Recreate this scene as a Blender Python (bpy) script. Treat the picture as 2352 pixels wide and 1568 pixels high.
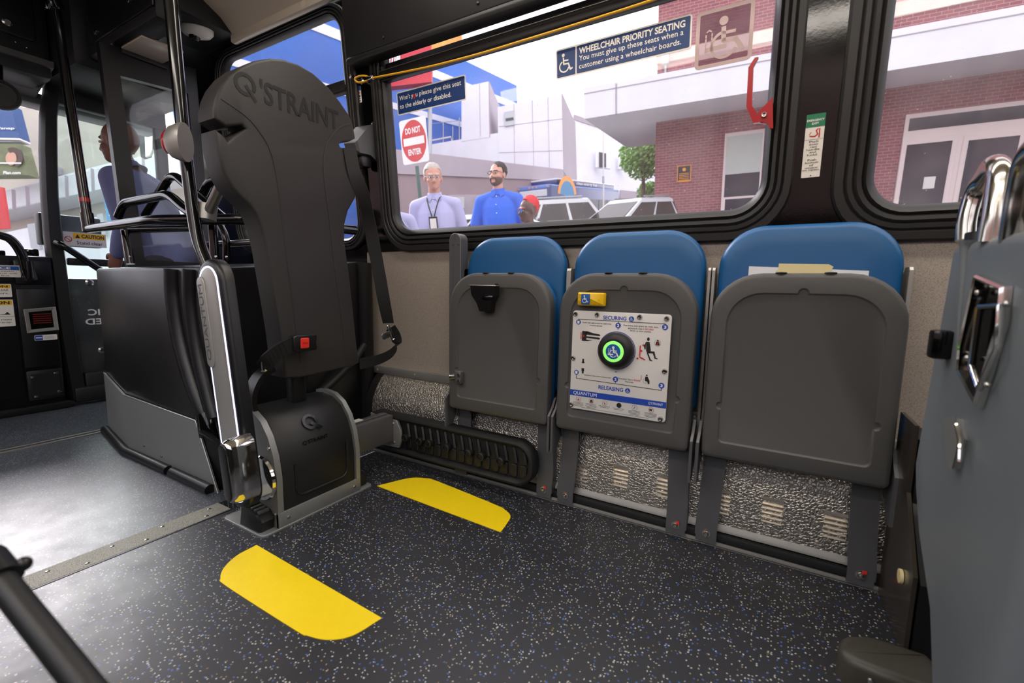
import bpy, bmesh, math, random
from mathutils import Vector, Matrix, Quaternion
random.seed(7)
for o in list(bpy.data.objects): bpy.data.objects.remove(o)
scene = bpy.context.scene
C = scene.collection
PI = math.pi

# ------------------------------------------------------------------ camera
FPX = 1027.1                                   # focal length in pixels of the 2352 px frame
CAM = Vector((0, 0, 0.8))
RIGHT = Vector((0.86393812, 0.5032801, 0.01789053))
DOWN = Vector((0.07704215, -0.09697756, -0.99230029))
FWD = Vector((-0.49767001, 0.85866437, -0.12255639))
cd = bpy.data.cameras.new('camera'); cam = bpy.data.objects.new('camera', cd); C.objects.link(cam)
cd.sensor_width = 36; cd.lens = FPX * 36 / 2352; cd.clip_start = 0.02; cd.clip_end = 400
cam.matrix_world = Matrix(((RIGHT.x, -DOWN.x, -FWD.x, CAM.x), (RIGHT.y, -DOWN.y, -FWD.y, CAM.y),
                           (RIGHT.z, -DOWN.z, -FWD.z, CAM.z), (0, 0, 0, 1)))
cd.dof.use_dof = True; cd.dof.focus_distance = 1.9; cd.dof.aperture_fstop = 3.0
scene.camera = cam

# ------------------------------------------------------------------ sky, lamps, exposure
w = bpy.data.worlds.new('sky'); scene.world = w; w.use_nodes = True
nt = w.node_tree; bg = nt.nodes['Background']
bg.inputs[0].default_value = (0.93, 0.965, 1.0, 1); bg.inputs[1].default_value = 2.3
sd = bpy.data.lights.new('hazy_sun', 'SUN'); sd.energy = 4.0; sd.angle = math.radians(15); sd.color = (1, .98, .95)
sun = bpy.data.objects.new('hazy_sun', sd); C.objects.link(sun)                      # low hazy sun ahead of the bus
sun.rotation_euler = Vector((-.82, .14, .56)).to_track_quat('Z', 'Y').to_euler()
scene.view_settings.view_transform = 'Standard'; scene.view_settings.look = 'None'
scene.view_settings.exposure = 0.25; scene.view_settings.gamma = 1.0
scene.view_settings.use_curve_mapping = False

# ------------------------------------------------------------------ frames and measuring helpers
def pD(px, py, d): return CAM + (RIGHT * ((px - 1176) / FPX) + DOWN * ((py - 784) / FPX) + FWD) * d
def _ray(px, py): return RIGHT * ((px - 1176) / FPX) + DOWN * ((py - 784) / FPX) + FWD
def _on(n, k, px, py):
    r = _ray(px, py); return CAM + r * ((k - n.dot(CAM)) / n.dot(r))
def pX(v, px, py): return _on(Vector((1, 0, 0)), v, px, py)
def pY(v, px, py): return _on(Vector((0, 1, 0)), v, px, py)
def pZ(v, px, py): return _on(Vector((0, 0, 1)), v, px, py)
T5 = math.tan(math.radians(5)); C5 = math.cos(math.radians(5)); S5 = math.sin(math.radians(5))
def pW(off, px, py): return _on(Vector((0, 1, T5)), 1.6 + off + T5, px, py)   # on the leaning window wall
def fr(o, ux, uy):
    ux = Vector(ux).normalized(); uz = ux.cross(Vector(uy)).normalized(); uy = uz.cross(ux)
    return Matrix(((ux.x, uy.x, uz.x, o[0]), (ux.y, uy.y, uz.y, o[1]), (ux.z, uy.z, uz.z, o[2]), (0, 0, 0, 1)))
TW = fr((0, 1.6, 1.0), (1, 0, 0), (0, -S5, C5))         # window wall: x along bus, y up the wall, z into the bus
def FY(Y): return fr((0, Y, 0), (1, 0, 0), (0, 0, 1))   # faces the aisle: x = X, y = Z, +z towards -Y
def FX(X): return fr((X, 0, 0), (0, 1, 0), (0, 0, 1))   # faces the rear: x = Y, y = Z, +z towards +X
FZ = lambda z: fr((0, 0, z), (1, 0, 0), (0, 1, 0))
# the street outside lies tilted to the kneeling bus
TH = math.radians(8.3)
SY = Vector((0, math.cos(TH), math.sin(TH))); SZ = Vector((0, -math.sin(TH), math.cos(TH))); SO = Vector((0, 1.9, -0.3))
def S(x, y, z): return SO + Vector((x, 0, 0)) + SY * y + SZ * z
def toS(p): q = Vector(p) - SO; return Vector((q.x, q.dot(SY), q.dot(SZ)))

# ------------------------------------------------------------------ materials
MATS = {}
def lin(c): return tuple(((v / 255) / 12.92 if v / 255 <= .04045 else ((v / 255 + .055) / 1.055) ** 2.4) for v in c)
def mat(name, rgb, rough=.5, metal=0., bump=0., bscale=200., var=0., vscale=8., spec=.5, coat=0., emit=None, es=0.):
    if name in MATS: return MATS[name]
    m = bpy.data.materials.new(name); m.use_nodes = True; t = m.node_tree; b = t.nodes['Principled BSDF']
    c = lin(rgb); b.inputs['Base Color'].default_value = (*c, 1)
    b.inputs['Roughness'].default_value = rough; b.inputs['Metallic'].default_value = metal
    b.inputs['Specular IOR Level'].default_value = spec
    if coat: b.inputs['Coat Weight'].default_value = coat; b.inputs['Coat Roughness'].default_value = .08
    tc = t.nodes.new('ShaderNodeTexCoord')
    n = t.nodes.new('ShaderNodeTexNoise'); n.inputs['Scale'].default_value = vscale; n.inputs['Detail'].default_value = 6
    t.links.new(tc.outputs['Object'], n.inputs['Vector'])
    if var:
        mx = t.nodes.new('ShaderNodeMix'); mx.data_type = 'RGBA'
        mx.inputs[6].default_value = (*[v * (1 - var) for v in c], 1); mx.inputs[7].default_value = (*[min(1, v * (1 + var)) for v in c], 1)
        t.links.new(n.outputs['Fac'], mx.inputs[0]); t.links.new(mx.outputs[2], b.inputs['Base Color'])
    rr = t.nodes.new('ShaderNodeMapRange'); rr.inputs[3].default_value = max(.02, rough - .06); rr.inputs[4].default_value = min(1, rough + .06)
    t.links.new(n.outputs['Fac'], rr.inputs[0]); t.links.new(rr.outputs[0], b.inputs['Roughness'])
    if bump:
        n2 = t.nodes.new('ShaderNodeTexNoise'); n2.inputs['Scale'].default_value = bscale; n2.inputs['Detail'].default_value = 3
        bp = t.nodes.new('ShaderNodeBump'); bp.inputs['Strength'].default_value = bump; bp.inputs['Distance'].default_value = .002
        t.links.new(tc.outputs['Object'], n2.inputs['Vector']); t.links.new(n2.outputs['Fac'], bp.inputs['Height'])
        t.links.new(bp.outputs[0], b.inputs['Normal'])
    if emit: b.inputs['Emission Color'].default_value = (*lin(emit), 1); b.inputs['Emission Strength'].default_value = es
    MATS[name] = m; return m

def glass(name, tint=(1, 1, 1), haze=.03, dirt=0.):
    m = bpy.data.materials.new(name); m.use_nodes = True; t = m.node_tree; t.nodes.clear()
    N = t.nodes.new; L = t.links.new
    out = N('ShaderNodeOutputMaterial'); tr = N('ShaderNodeBsdfTransparent'); gl = N('ShaderNodeBsdfGlossy'); df = N('ShaderNodeBsdfDiffuse')
    tr.inputs[0].default_value = (*tint, 1); gl.inputs['Roughness'].default_value = .02
    df.inputs[0].default_value = (.85, .82, .88, 1)
    f = N('ShaderNodeLayerWeight'); f.inputs[0].default_value = .5
    pw = N('ShaderNodeMath'); pw.operation = 'POWER'; pw.inputs[1].default_value = 5; L(f.outputs['Facing'], pw.inputs[0])
    fm = N('ShaderNodeMath'); fm.operation = 'MULTIPLY_ADD'; fm.inputs[1].default_value = .45; fm.inputs[2].default_value = .025; L(pw.outputs[0], fm.inputs[0])
    m1 = N('ShaderNodeMixShader'); m2 = N('ShaderNodeMixShader')
    L(fm.outputs[0], m1.inputs[0]); L(tr.outputs[0], m1.inputs[1]); L(gl.outputs[0], m1.inputs[2])
    tc = N('ShaderNodeTexCoord'); n = N('ShaderNodeTexNoise'); n.inputs['Scale'].default_value = 6; n.inputs['Detail'].default_value = 8
    L(tc.outputs['Object'], n.inputs['Vector'])
    mr = N('ShaderNodeMapRange'); mr.inputs[1].default_value = .35; mr.inputs[2].default_value = .75; mr.inputs[3].default_value = haze * .4; mr.inputs[4].default_value = haze * 1.6
    L(n.outputs['Fac'], mr.inputs[0]); fac = mr.outputs[0]
    if dirt:                                                    # dried specks and fine scratches on the pane
        v = N('ShaderNodeTexVoronoi'); v.inputs['Scale'].default_value = 70; L(tc.outputs['Object'], v.inputs['Vector'])
        lt = N('ShaderNodeMath'); lt.operation = 'LESS_THAN'; lt.inputs[1].default_value = .10; L(v.outputs['Distance'], lt.inputs[0])
        sp = N('ShaderNodeSeparateColor'); L(v.outputs['Color'], sp.inputs[0])
        g2 = N('ShaderNodeMath'); g2.operation = 'GREATER_THAN'; g2.inputs[1].default_value = .9; L(sp.outputs[0], g2.inputs[0])
        mu = N('ShaderNodeMath'); mu.operation = 'MULTIPLY'; L(lt.outputs[0], mu.inputs[0]); L(g2.outputs[0], mu.inputs[1])
        m3 = N('ShaderNodeMath'); m3.operation = 'MULTIPLY_ADD'; m3.inputs[1].default_value = dirt; L(mu.outputs[0], m3.inputs[0]); L(fac, m3.inputs[2]); fac = m3.outputs[0]
    L(fac, m2.inputs[0]); L(m1.outputs[0], m2.inputs[1]); L(df.outputs[0], m2.inputs[2]); L(m2.outputs[0], out.inputs[0])
    return m

def floor_mat(name, base, chips, rough):
    m = bpy.data.materials.new(name); m.use_nodes = True; t = m.node_tree; b = t.nodes['Principled BSDF']; N = t.nodes.new; L = t.links.new
    tc = N('ShaderNodeTexCoord'); co = tc.outputs['Object']; colr = None
    n = N('ShaderNodeTexNoise'); n.inputs['Scale'].default_value = 3; n.inputs['Detail'].default_value = 8; L(co, n.inputs['Vector'])
    mx = N('ShaderNodeMix'); mx.data_type = 'RGBA'; c = lin(base)
    mx.inputs[6].default_value = (*[v * .75 for v in c], 1); mx.inputs[7].default_value = (*[v * 1.3 for v in c], 1); L(n.outputs['Fac'], mx.inputs[0]); colr = mx.outputs[2]
    for k, (rgb, sc, rad, thr) in enumerate(chips):
        wv = N('ShaderNodeTexNoise'); wv.inputs['Scale'].default_value = sc * 1.7; L(co, wv.inputs['Vector'])
        ad = N('ShaderNodeVectorMath'); ad.operation = 'MULTIPLY_ADD'; ad.inputs[1].default_value = (.006, .006, 0); L(wv.outputs['Color'], ad.inputs[0]); L(co, ad.inputs[2])
        of = N('ShaderNodeVectorMath'); of.inputs[1].default_value = (k * .37, k * .71, 0); L(ad.outputs[0], of.inputs[0])
        v = N('ShaderNodeTexVoronoi'); v.voronoi_dimensions = '2D'; v.inputs['Scale'].default_value = sc; L(of.outputs[0], v.inputs['Vector'])
        a = N('ShaderNodeMath'); a.operation = 'LESS_THAN'; a.inputs[1].default_value = rad; L(v.outputs['Distance'], a.inputs[0])
        s = N('ShaderNodeSeparateColor'); L(v.outputs['Color'], s.inputs[0])
        g = N('ShaderNodeMath'); g.operation = 'GREATER_THAN'; g.inputs[1].default_value = thr; L(s.outputs[0], g.inputs[0])
        mu = N('ShaderNodeMath'); mu.operation = 'MULTIPLY'; L(a.outputs[0], mu.inputs[0]); L(g.outputs[0], mu.inputs[1])
        m2 = N('ShaderNodeMix'); m2.data_type = 'RGBA'; m2.inputs[7].default_value = (*lin(rgb), 1); L(mu.outputs[0], m2.inputs[0]); L(colr, m2.inputs[6]); colr = m2.outputs[2]
    L(colr, b.inputs['Base Color']); b.inputs['Specular IOR Level'].default_value = .75
    n3 = N('ShaderNodeTexNoise'); n3.inputs['Scale'].default_value = 14; n3.inputs['Detail'].default_value = 8; L(co, n3.inputs['Vector'])
    mr = N('ShaderNodeMapRange'); mr.inputs[3].default_value = rough - .08; mr.inputs[4].default_value = rough + .12; L(n3.outputs['Fac'], mr.inputs[0]); L(mr.outputs[0], b.inputs['Roughness'])
    n2 = N('ShaderNodeTexNoise'); n2.inputs['Scale'].default_value = 260; L(co, n2.inputs['Vector'])
    bp = N('ShaderNodeBump'); bp.inputs['Strength'].default_value = .08; bp.inputs['Distance'].default_value = .001; L(n2.outputs['Fac'], bp.inputs['Height']); L(bp.outputs[0], b.inputs['Normal'])
    MATS[name] = m; return m

def speck_mat(name, rgb, dark, sc, rough):
    m = bpy.data.materials.new(name); m.use_nodes = True; t = m.node_tree; b = t.nodes['Principled BSDF']; N = t.nodes.new; L = t.links.new
    tc = N('ShaderNodeTexCoord'); n = N('ShaderNodeTexNoise'); n.inputs['Scale'].default_value = sc; n.inputs['Detail'].default_value = 2; L(tc.outputs['Object'], n.inputs['Vector'])
    r = N('ShaderNodeValToRGB'); r.color_ramp.elements[0].position = .36; r.color_ramp.elements[0].color = (*lin(dark), 1); r.color_ramp.elements[1].position = .5; r.color_ramp.elements[1].color = (*lin(rgb), 1)
    L(n.outputs['Fac'], r.inputs[0]); L(r.outputs[0], b.inputs['Base Color']); b.inputs['Roughness'].default_value = rough
    bp = N('ShaderNodeBump'); bp.inputs['Strength'].default_value = .15; bp.inputs['Distance'].default_value = .001; L(n.outputs['Fac'], bp.inputs['Height']); L(bp.outputs[0], b.inputs['Normal'])
    MATS[name] = m; return m

def stucco_metal(name, rgb, rough):
    m = bpy.data.materials.new(name); m.use_nodes = True; t = m.node_tree; b = t.nodes['Principled BSDF']; N = t.nodes.new; L = t.links.new
    b.inputs['Base Color'].default_value = (*lin(rgb), 1); b.inputs['Metallic'].default_value = 1; b.inputs['Roughness'].default_value = rough
    tc = N('ShaderNodeTexCoord'); n = N('ShaderNodeTexNoise'); n.inputs['Scale'].default_value = 60; L(tc.outputs['Object'], n.inputs['Vector'])
    ad = N('ShaderNodeVectorMath'); ad.operation = 'MULTIPLY_ADD'; ad.inputs[1].default_value = (.012,) * 3; L(n.outputs['Color'], ad.inputs[0]); L(tc.outputs['Object'], ad.inputs[2])
    v = N('ShaderNodeTexVoronoi'); v.feature = 'DISTANCE_TO_EDGE'; v.inputs['Scale'].default_value = 110; L(ad.outputs[0], v.inputs['Vector'])
    mr = N('ShaderNodeMapRange'); mr.inputs[1].default_value = 0; mr.inputs[2].default_value = .22; L(v.outputs['Distance'], mr.inputs[0])
    bp = N('ShaderNodeBump'); bp.inputs['Strength'].default_value = .5; bp.inputs['Distance'].default_value = .0026; L(mr.outputs[0], bp.inputs['Height']); L(bp.outputs[0], b.inputs['Normal'])
    MATS[name] = m; return m

def brick_mat(name, c1, c2, mortar, M, sc=1.):
    m = bpy.data.materials.new(name); m.use_nodes = True; t = m.node_tree; b = t.nodes['Principled BSDF']; N = t.nodes.new; L = t.links.new
    tc = N('ShaderNodeTexCoord'); uv = tc.outputs['UV']
    k = N('ShaderNodeTexBrick'); k.inputs['Color1'].default_value = (*lin(c1), 1); k.inputs['Color2'].default_value = (*lin(c2), 1); k.inputs['Mortar'].default_value = (*lin(mortar), 1)
    k.inputs['Scale'].default_value = 1; k.inputs['Brick Width'].default_value = .21 * sc; k.inputs['Row Height'].default_value = .075 * sc; k.inputs['Mortar Size'].default_value = .006 * sc
    L(uv, k.inputs['Vector']); L(k.outputs['Color'], b.inputs['Base Color']); b.inputs['Roughness'].default_value = .85
    MATS[name] = m; return m

M_ = dict(
 black=mat('black_plastic', (17, 17, 18), .36, bump=.12, bscale=500),
 blackmatte=mat('black_moulding', (22, 22, 23), .5, bump=.1, bscale=400),
 pad=mat('charcoal_foam_pad', (47, 45, 44), .5, bump=.25, bscale=900, var=.06),
 gloss=mat('gloss_black_panel', (9, 9, 10), .1, bump=.03, bscale=120),
 satin=mat('satin_chrome', (205, 200, 190), .16, metal=1.),
 pole=mat('black_painted_tube', (14, 14, 15), .16, coat=.3),
 rubber=mat('black_rubber', (22, 22, 22), .6),
 gasket=mat('black_window_rubber', (27, 26, 25), .45),
 seatgrey=mat('grey_seat_shell', (77, 76, 74), .48, bump=.25, bscale=700),
 legs=mat('grey_painted_steel', (92, 92, 94), .42, metal=.3),
 blue=mat('blue_seat_cushion', (8, 84, 136), .42, bump=.08, bscale=800),
 alu=mat('brushed_aluminium', (165, 163, 158), .34, metal=.9, var=.08, vscale=30),
 steel=mat('stainless_sheet', (150, 151, 148), .42, metal=.55, var=.1, vscale=6),
 trackm=mat('grey_track_metal', (146, 143, 137), .45, metal=.25),
 louvre=mat('bright_louvre', (245, 238, 226), .3, metal=.9),
 silver=mat('satin_silver_plate', (168, 166, 160), .38, metal=.55),
 chrome=mat('polished_chrome', (215, 213, 208), .07, metal=1.),
 yellow=mat('yellow_floor_vinyl', (246, 214, 8), .5, bump=.3, bscale=600, var=.05, vscale=40),
 yellowp=mat('yellow_plastic', (238, 190, 10), .35),
 cord=mat('yellow_cord_sheath', (230, 170, 20), .4),
 red=mat('red_lacquer', (176, 22, 28), .25, coat=.4),
 redpl=mat('red_plastic', (226, 52, 40), .4),
 white=mat('white_plate', (222, 219, 214), .4),
 paper=mat('white_paper', (226, 226, 224), .8),
 tape=mat('masking_tape', (222, 205, 150), .7),
 navy=mat('navy_sign_face', (22, 58, 112), .35),
 cream=mat('cream_ceiling_panel', (196, 184, 166), .25),
 text=mat('sign_cream_lettering', (246, 241, 230), .5),
 textw=mat('white_print', (240, 240, 240), .5),
 textk=mat('black_print', (24, 24, 24), .6),
 textb=mat('blue_print', (28, 70, 170), .5),
 textr=mat('red_print', (205, 32, 34), .5),
 signblue=mat('blue_label', (24, 92, 168), .45),
 signyel=mat('yellow_label', (244, 190, 30), .45),
 green=mat('green_label', (20, 128, 84), .45),
 webbing=mat('black_webbing', (22, 22, 23), .55, bump=.4, bscale=900),
 led=mat('led_strip', (235, 235, 255), .4, emit=(215, 215, 255), es=1.6),
 greenled=mat('green_led', (40, 255, 40), .4, emit=(70, 255, 40), es=3.5),
 greenring=mat('lit_ring', (170, 220, 150), .4, emit=(120, 235, 80), es=.55),
 redled=mat('red_led_text', (84, 14, 12), .4, emit=(190, 20, 20), es=.04),
 lamp=mat('lamp_diffuser', (255, 250, 240), .4, emit=(255, 246, 235), es=11.),
 dark=mat('dark_screen', (10, 12, 12), .12),
 clear=mat('dome_glass', (24, 22, 24), .05),
 rivet=mat('steel_fastener', (190, 188, 182), .22, metal=1.),
 stucco=stucco_metal('hammered_aluminium', (184, 178, 168), .38),
 floor=floor_mat('speckled_vinyl_floor', (34, 35, 40), [((190, 190, 186), 150, .24, .84), ((60, 95, 165), 120, .24, .91), ((140, 122, 88), 130, .2, .94)], .46),
 floorf=floor_mat('worn_sheen_vinyl_floor', (58, 62, 68), [((150, 158, 165), 150, .24, .75), ((90, 120, 160), 110, .22, .9)], .46),  # lighter base: some wear, mostly reflected daylight put into the colour
 grit=speck_mat('grey_grit_tape', (150, 148, 138), (72, 70, 64), 420, .75),
 beige=speck_mat('speckled_beige_laminate', (166, 155, 143), (136, 126, 116), 320, .45),
 pane=glass('bus_window_glass', (.95, .93, .96), .07, .5),
 paneg=glass('green_door_glass', (.9, .98, .95), .04, .3),
 panet=glass('partition_glass', (.95, .96, .97), .02, .3),
 decal=glass('perforated_decal', (.62, .5, .55), .1),
)
# ------------------------------------------------------------------ mesh building
def wl(o):
    v = Vector((0, 0, 0))
    while o: v += o.location; o = o.parent
    return v
def rrect(x0, x1, y0, y1, r, n=8, rb=None):
    """rounded rectangle, counter-clockwise from lower left; r top radius, rb bottom radius"""
    rb = r if rb is None else rb; out = []
    for (cx, cy, a, q) in ((x0, y0, 180, rb), (x1, y0, 270, rb), (x1, y1, 0, r), (x0, y1, 90, r)):
        ccx = cx + q if cx == x0 else cx - q; ccy = cy + q if cy == y0 else cy - q
        for k in range(n + 1):
            t = math.radians(a + 90 * k / n); out.append((ccx + q * math.cos(t), ccy + q * math.sin(t)))
    return out
def inset(p, d):
    n = len(p); out = []
    for i in range(n):
        a = Vector(p[i - 1]); b = Vector(p[i]); c = Vector(p[(i + 1) % n])
        e1 = (b - a); e2 = (c - b)
        if e1.length < 1e-7: e1 = e2
        if e2.length < 1e-7: e2 = e1
        n1 = Vector((-e1.y, e1.x)).normalized(); n2 = Vector((-e2.y, e2.x)).normalized()
        m = n1 + n2; m = m / max(.35, m.length_squared / 2) if m.length > 1e-6 else n1
        out.append((b.x + m.x * d, b.y + m.y * d))
    return out
def fillet(pts, r, n=6):
    pts = [Vector(p) for p in pts]; out = [pts[0]]
    for i in range(1, len(pts) - 1):
        a, b, c = pts[i - 1], pts[i], pts[i + 1]; u = (a - b); v = (c - b)
        d = min(r, u.length * .48, v.length * .48); p0 = b + u.normalized() * d; p1 = b + v.normalized() * d
        for k in range(n + 1):
            t = k / n; out.append(p0.lerp(b, t).lerp(b.lerp(p1, t), t))
    out.append(pts[-1]); return out
def spline(pts, n=8):
    P = [Vector(p) for p in pts]; P = [P[0] * 2 - P[1]] + P + [P[-1] * 2 - P[-2]]; out = []
    for i in range(1, len(P) - 2):
        for k in range(n):
            t = k / n; a, b, c, d = P[i - 1:i + 3]
            out.append(.5 * ((2 * b) + (c - a) * t + (2 * a - 5 * b + 4 * c - d) * t * t + (3 * b - a - 3 * c + d) * t ** 3))
    out.append(P[-2]); return out
ID = Matrix.Identity(4)
_fc = {}
SPLIT = dict(screws='screw', skirt_screws='screw', mount_screws='screw', plate_rivets='plate_rivet', glass_bolts='glass_bolt', post_screws='screw', armrest_screws='screw', latch_bolts='latch_bolt', latch_screws='latch_screw',
 rubber_stops='rubber_stop', screw_caps='screw_cap', elbow_screws='elbow_screw', buttons='button', eyes='eye', irises='iris', eyebrows='eyebrow', lenses='lens', support_struts='support_strut')
class B:
    def __init__(s): s.bm = bmesh.new()
    def _vs(s, pts, M): return [s.bm.verts.new(M @ Vector((p[0], p[1], p[2] if len(p) > 2 else 0))) for p in pts]
    def _f(s, vs):
        try: return s.bm.faces.new(vs)
        except ValueError: return None
    def box(s, x0, x1, y0, y1, z0, z1, bev=0, M=ID, seg=2):
        vs = s._vs([(x, y, z) for z in (z0, z1) for (x, y) in ((x0, y0), (x1, y0), (x1, y1), (x0, y1))], M)
        fs = [s._f([vs[i] for i in q]) for q in ((3, 2, 1, 0), (4, 5, 6, 7), (0, 1, 5, 4), (1, 2, 6, 5), (2, 3, 7, 6), (3, 0, 4, 7))]
        if bev:
            es = list({e for f in fs for e in f.edges}); bmesh.ops.bevel(s.bm, geom=es, offset=bev, segments=seg, profile=.5, affect='EDGES')
        return s
    def loops(s, rings, caps=True, closed=True):
        """rings: list of lists of world points, equal counts"""
        R = [[s.bm.verts.new(Vector(p)) for p in r] for r in rings]; n = len(R[0])
        for a, b in zip(R, R[1:]):
            for i in range(n if closed else n - 1):
                j = (i + 1) % n; s._f([a[i], a[j], b[j], b[i]])
        if caps: s._f(R[0][::-1]); s._f(R[-1])
        return s
    def prism(s, p2, z0, z1, M=ID, bev=0):
        """2-D outline (ccw) from local z0 up to z1, front edge rounded by bev"""
        rings = [[M @ Vector((*p, z0)) for p in p2]]
        if bev:
            rings.append([M @ Vector((*p, z1 - bev)) for p in p2])
            for k in (1, 2, 3):
                a = k / 3 * PI / 2; q = inset(p2, bev * (1 - math.cos(a))); rings.append([M @ Vector((*p, z1 - bev + bev * math.sin(a))) for p in q])
        else: rings.append([M @ Vector((*p, z1)) for p in p2])
        return s.loops(rings)
    def stack(s, p2, prof, M=ID, caps=True):
        """prof: list of (inset, z)"""
        return s.loops([[M @ Vector((*p, z)) for p in inset(p2, d)] for d, z in prof], caps)
    def morph(s, pa, pb, prof, M=ID):
        """ring swept between two outlines: prof list of (t, z)"""
        return s.loops([[M @ Vector((a[0] + (b[0] - a[0]) * t, a[1] + (b[1] - a[1]) * t, z)) for a, b in zip(pa, pb)] for t, z in prof], False)
    def holed(s, outer, holes, z, M=ID):
        es = []
        for lp in [outer] + holes:
            vs = s._vs([(*p, z) for p in lp], M)
            for i in range(len(vs)): es.append(s.bm.edges.new((vs[i], vs[(i + 1) % len(vs)])))
        bmesh.ops.triangle_fill(s.bm, edges=es, use_beauty=True, use_dissolve=False); return s
    def face(s, pts): s._f([s.bm.verts.new(Vector(p)) for p in pts]); return s
    def solid(s, pts, vec):
        """world polygon extruded by a world vector"""
        v = Vector(vec); a = [Vector(p) for p in pts]; return s.loops([[p + v for p in a], a] if True else None)
    def tube(s, pts, r, n=12, caps=True, fil=0, flat=None):
        pts = [Vector(p) for p in (fillet(pts, fil) if fil else pts)]; rings = []; N = len(pts); up = None
        rr = r if isinstance(r, (list, tuple)) else [r] * N
        if len(rr) != N: rr = [rr[0] + (rr[-1] - rr[0]) * i / (N - 1) for i in range(N)]
        for i, p in enumerate(pts):
            t = (pts[min(i + 1, N - 1)] - pts[max(i - 1, 0)]).normalized()
            if up is None: up = t.orthogonal().normalized()
            else:
                up = (up - t * up.dot(t)); up = up.normalized() if up.length > 1e-6 else t.orthogonal().normalized()
            sd = t.cross(up)
            rings.append([p + (up * math.cos(2 * PI * k / n) + sd * math.sin(2 * PI * k / n)) * rr[i] for k in range(n)])
        return s.loops(rings, caps)
    def ribbon(s, pts, wdir, w, th):
        """strap: centre line, width direction(s), width, thickness"""
        pts = [Vector(p) for p in pts]; N = len(pts); rings = []
        for i, p in enumerate(pts):
            t = (pts[min(i + 1, N - 1)] - pts[max(i - 1, 0)]).normalized()
            wd = Vector(wdir[i] if isinstance(wdir, list) else wdir); wd = (wd - t * wd.dot(t)).normalized(); nn = t.cross(wd)
            ww = w[i] if isinstance(w, list) else w
            rings.append([p + wd * ww / 2 + nn * th / 2, p - wd * ww / 2 + nn * th / 2, p - wd * ww / 2 - nn * th / 2, p + wd * ww / 2 - nn * th / 2])
        return s.loops(rings)
    def lathe(s, prof, M=ID, n=24, caps=True):
        return s.loops([[M @ Vector((r * math.cos(2 * PI * k / n), r * math.sin(2 * PI * k / n), z)) for k in range(n)] for r, z in prof], caps)
    def ball(s, c, r, M=ID, n=12, m=8):
        r = r if isinstance(r, (tuple, list)) else (r, r, r); c = Vector(c); rings = []
        for i in range(1, m):
            a = PI * i / m; rings.append([M @ (c + Vector((r[0] * math.sin(a) * math.cos(2 * PI * k / n), r[1] * math.sin(a) * math.sin(2 * PI * k / n), -r[2] * math.cos(a)))) for k in range(n)])
        R = [[s.bm.verts.new(p) for p in q] for q in rings]; b0 = s.bm.verts.new(M @ (c - Vector((0, 0, r[2])))); b1 = s.bm.verts.new(M @ (c + Vector((0, 0, r[2]))))
        for a, b in zip(R, R[1:]):
            for i in range(n): s._f([a[i], a[(i + 1) % n], b[(i + 1) % n], b[i]])
        for i in range(n): s._f([b0, R[0][(i + 1) % n], R[0][i]]); s._f([b1, R[-1][i], R[-1][(i + 1) % n]])
        return s
    # flat print
    def disc(s, x, y, r, z, M, n=28, r2=None):
        r2 = r2 or r; s._f(s._vs([(x + r * math.cos(2 * PI * k / n), y + r2 * math.sin(2 * PI * k / n), z) for k in range(n)], M)); return s
    def arc(s, x, y, r0, r1, a0, a1, z, M, n=28):
        A = []; Bq = []
        for k in range(n + 1):
            t = math.radians(a0 + (a1 - a0) * k / n); A.append((x + r0 * math.cos(t), y + r0 * math.sin(t), z)); Bq.append((x + r1 * math.cos(t), y + r1 * math.sin(t), z))
        a = s._vs(A, M); b = s._vs(Bq, M)
        for i in range(n): s._f([a[i], b[i], b[i + 1], a[i + 1]])
        return s
    def stroke(s, pts, w, z, M):
        for a, b in zip(pts, pts[1:]):
            a = Vector(a); b = Vector(b); d = (b - a); n = Vector((-d.y, d.x)).normalized() * w / 2; e = d.normalized() * w * .3
            s._f(s._vs([(*(a - n - e), z), (*(b - n + e), z), (*(b + n + e), z), (*(a + n - e), z)], M))
        return s
    def flat(s, p2, z, M): s._f(s._vs([(*p, z) for p in p2], M)); return s
    def text(s, body, x0, x1, y0, y1, z, M, bold=0., mirror=False):
        key = (body, bold)
        if key not in _fc:
            cu = bpy.data.curves.new('t', 'FONT'); cu.body = body; cu.size = 1; cu.offset = bold; cu.resolution_u = 3; cu.fill_mode = 'FRONT'
            ob = bpy.data.objects.new('t', cu); C.objects.link(ob); dg = bpy.context.evaluated_depsgraph_get()
            me = bpy.data.meshes.new_from_object(ob.evaluated_get(dg)); bpy.data.objects.remove(ob); bpy.data.curves.remove(cu)
            vv = [v.co.copy() for v in me.vertices]; ff = [tuple(p.vertices) for p in me.polygons]; bpy.data.meshes.remove(me); _fc[key] = (vv, ff)
        vv, ff = _fc[key]
        if not vv: return s
        ax = min(v.x for v in vv); bx = max(v.x for v in vv); ay = min(v.y for v in vv); by = max(v.y for v in vv)
        if x1 is None: x1 = x0 + (bx - ax) * (y1 - y0) / (by - ay) * .92
        q = []
        for v in vv:
            u = (v.x - ax) / (bx - ax); u = 1 - u if mirror else u
            q.append(s.bm.verts.new(M @ Vector((x0 + u * (x1 - x0), y0 + (v.y - ay) / (by - ay) * (y1 - y0), z))))
        for f in ff: s._f([q[i] for i in f])
        return s
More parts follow.
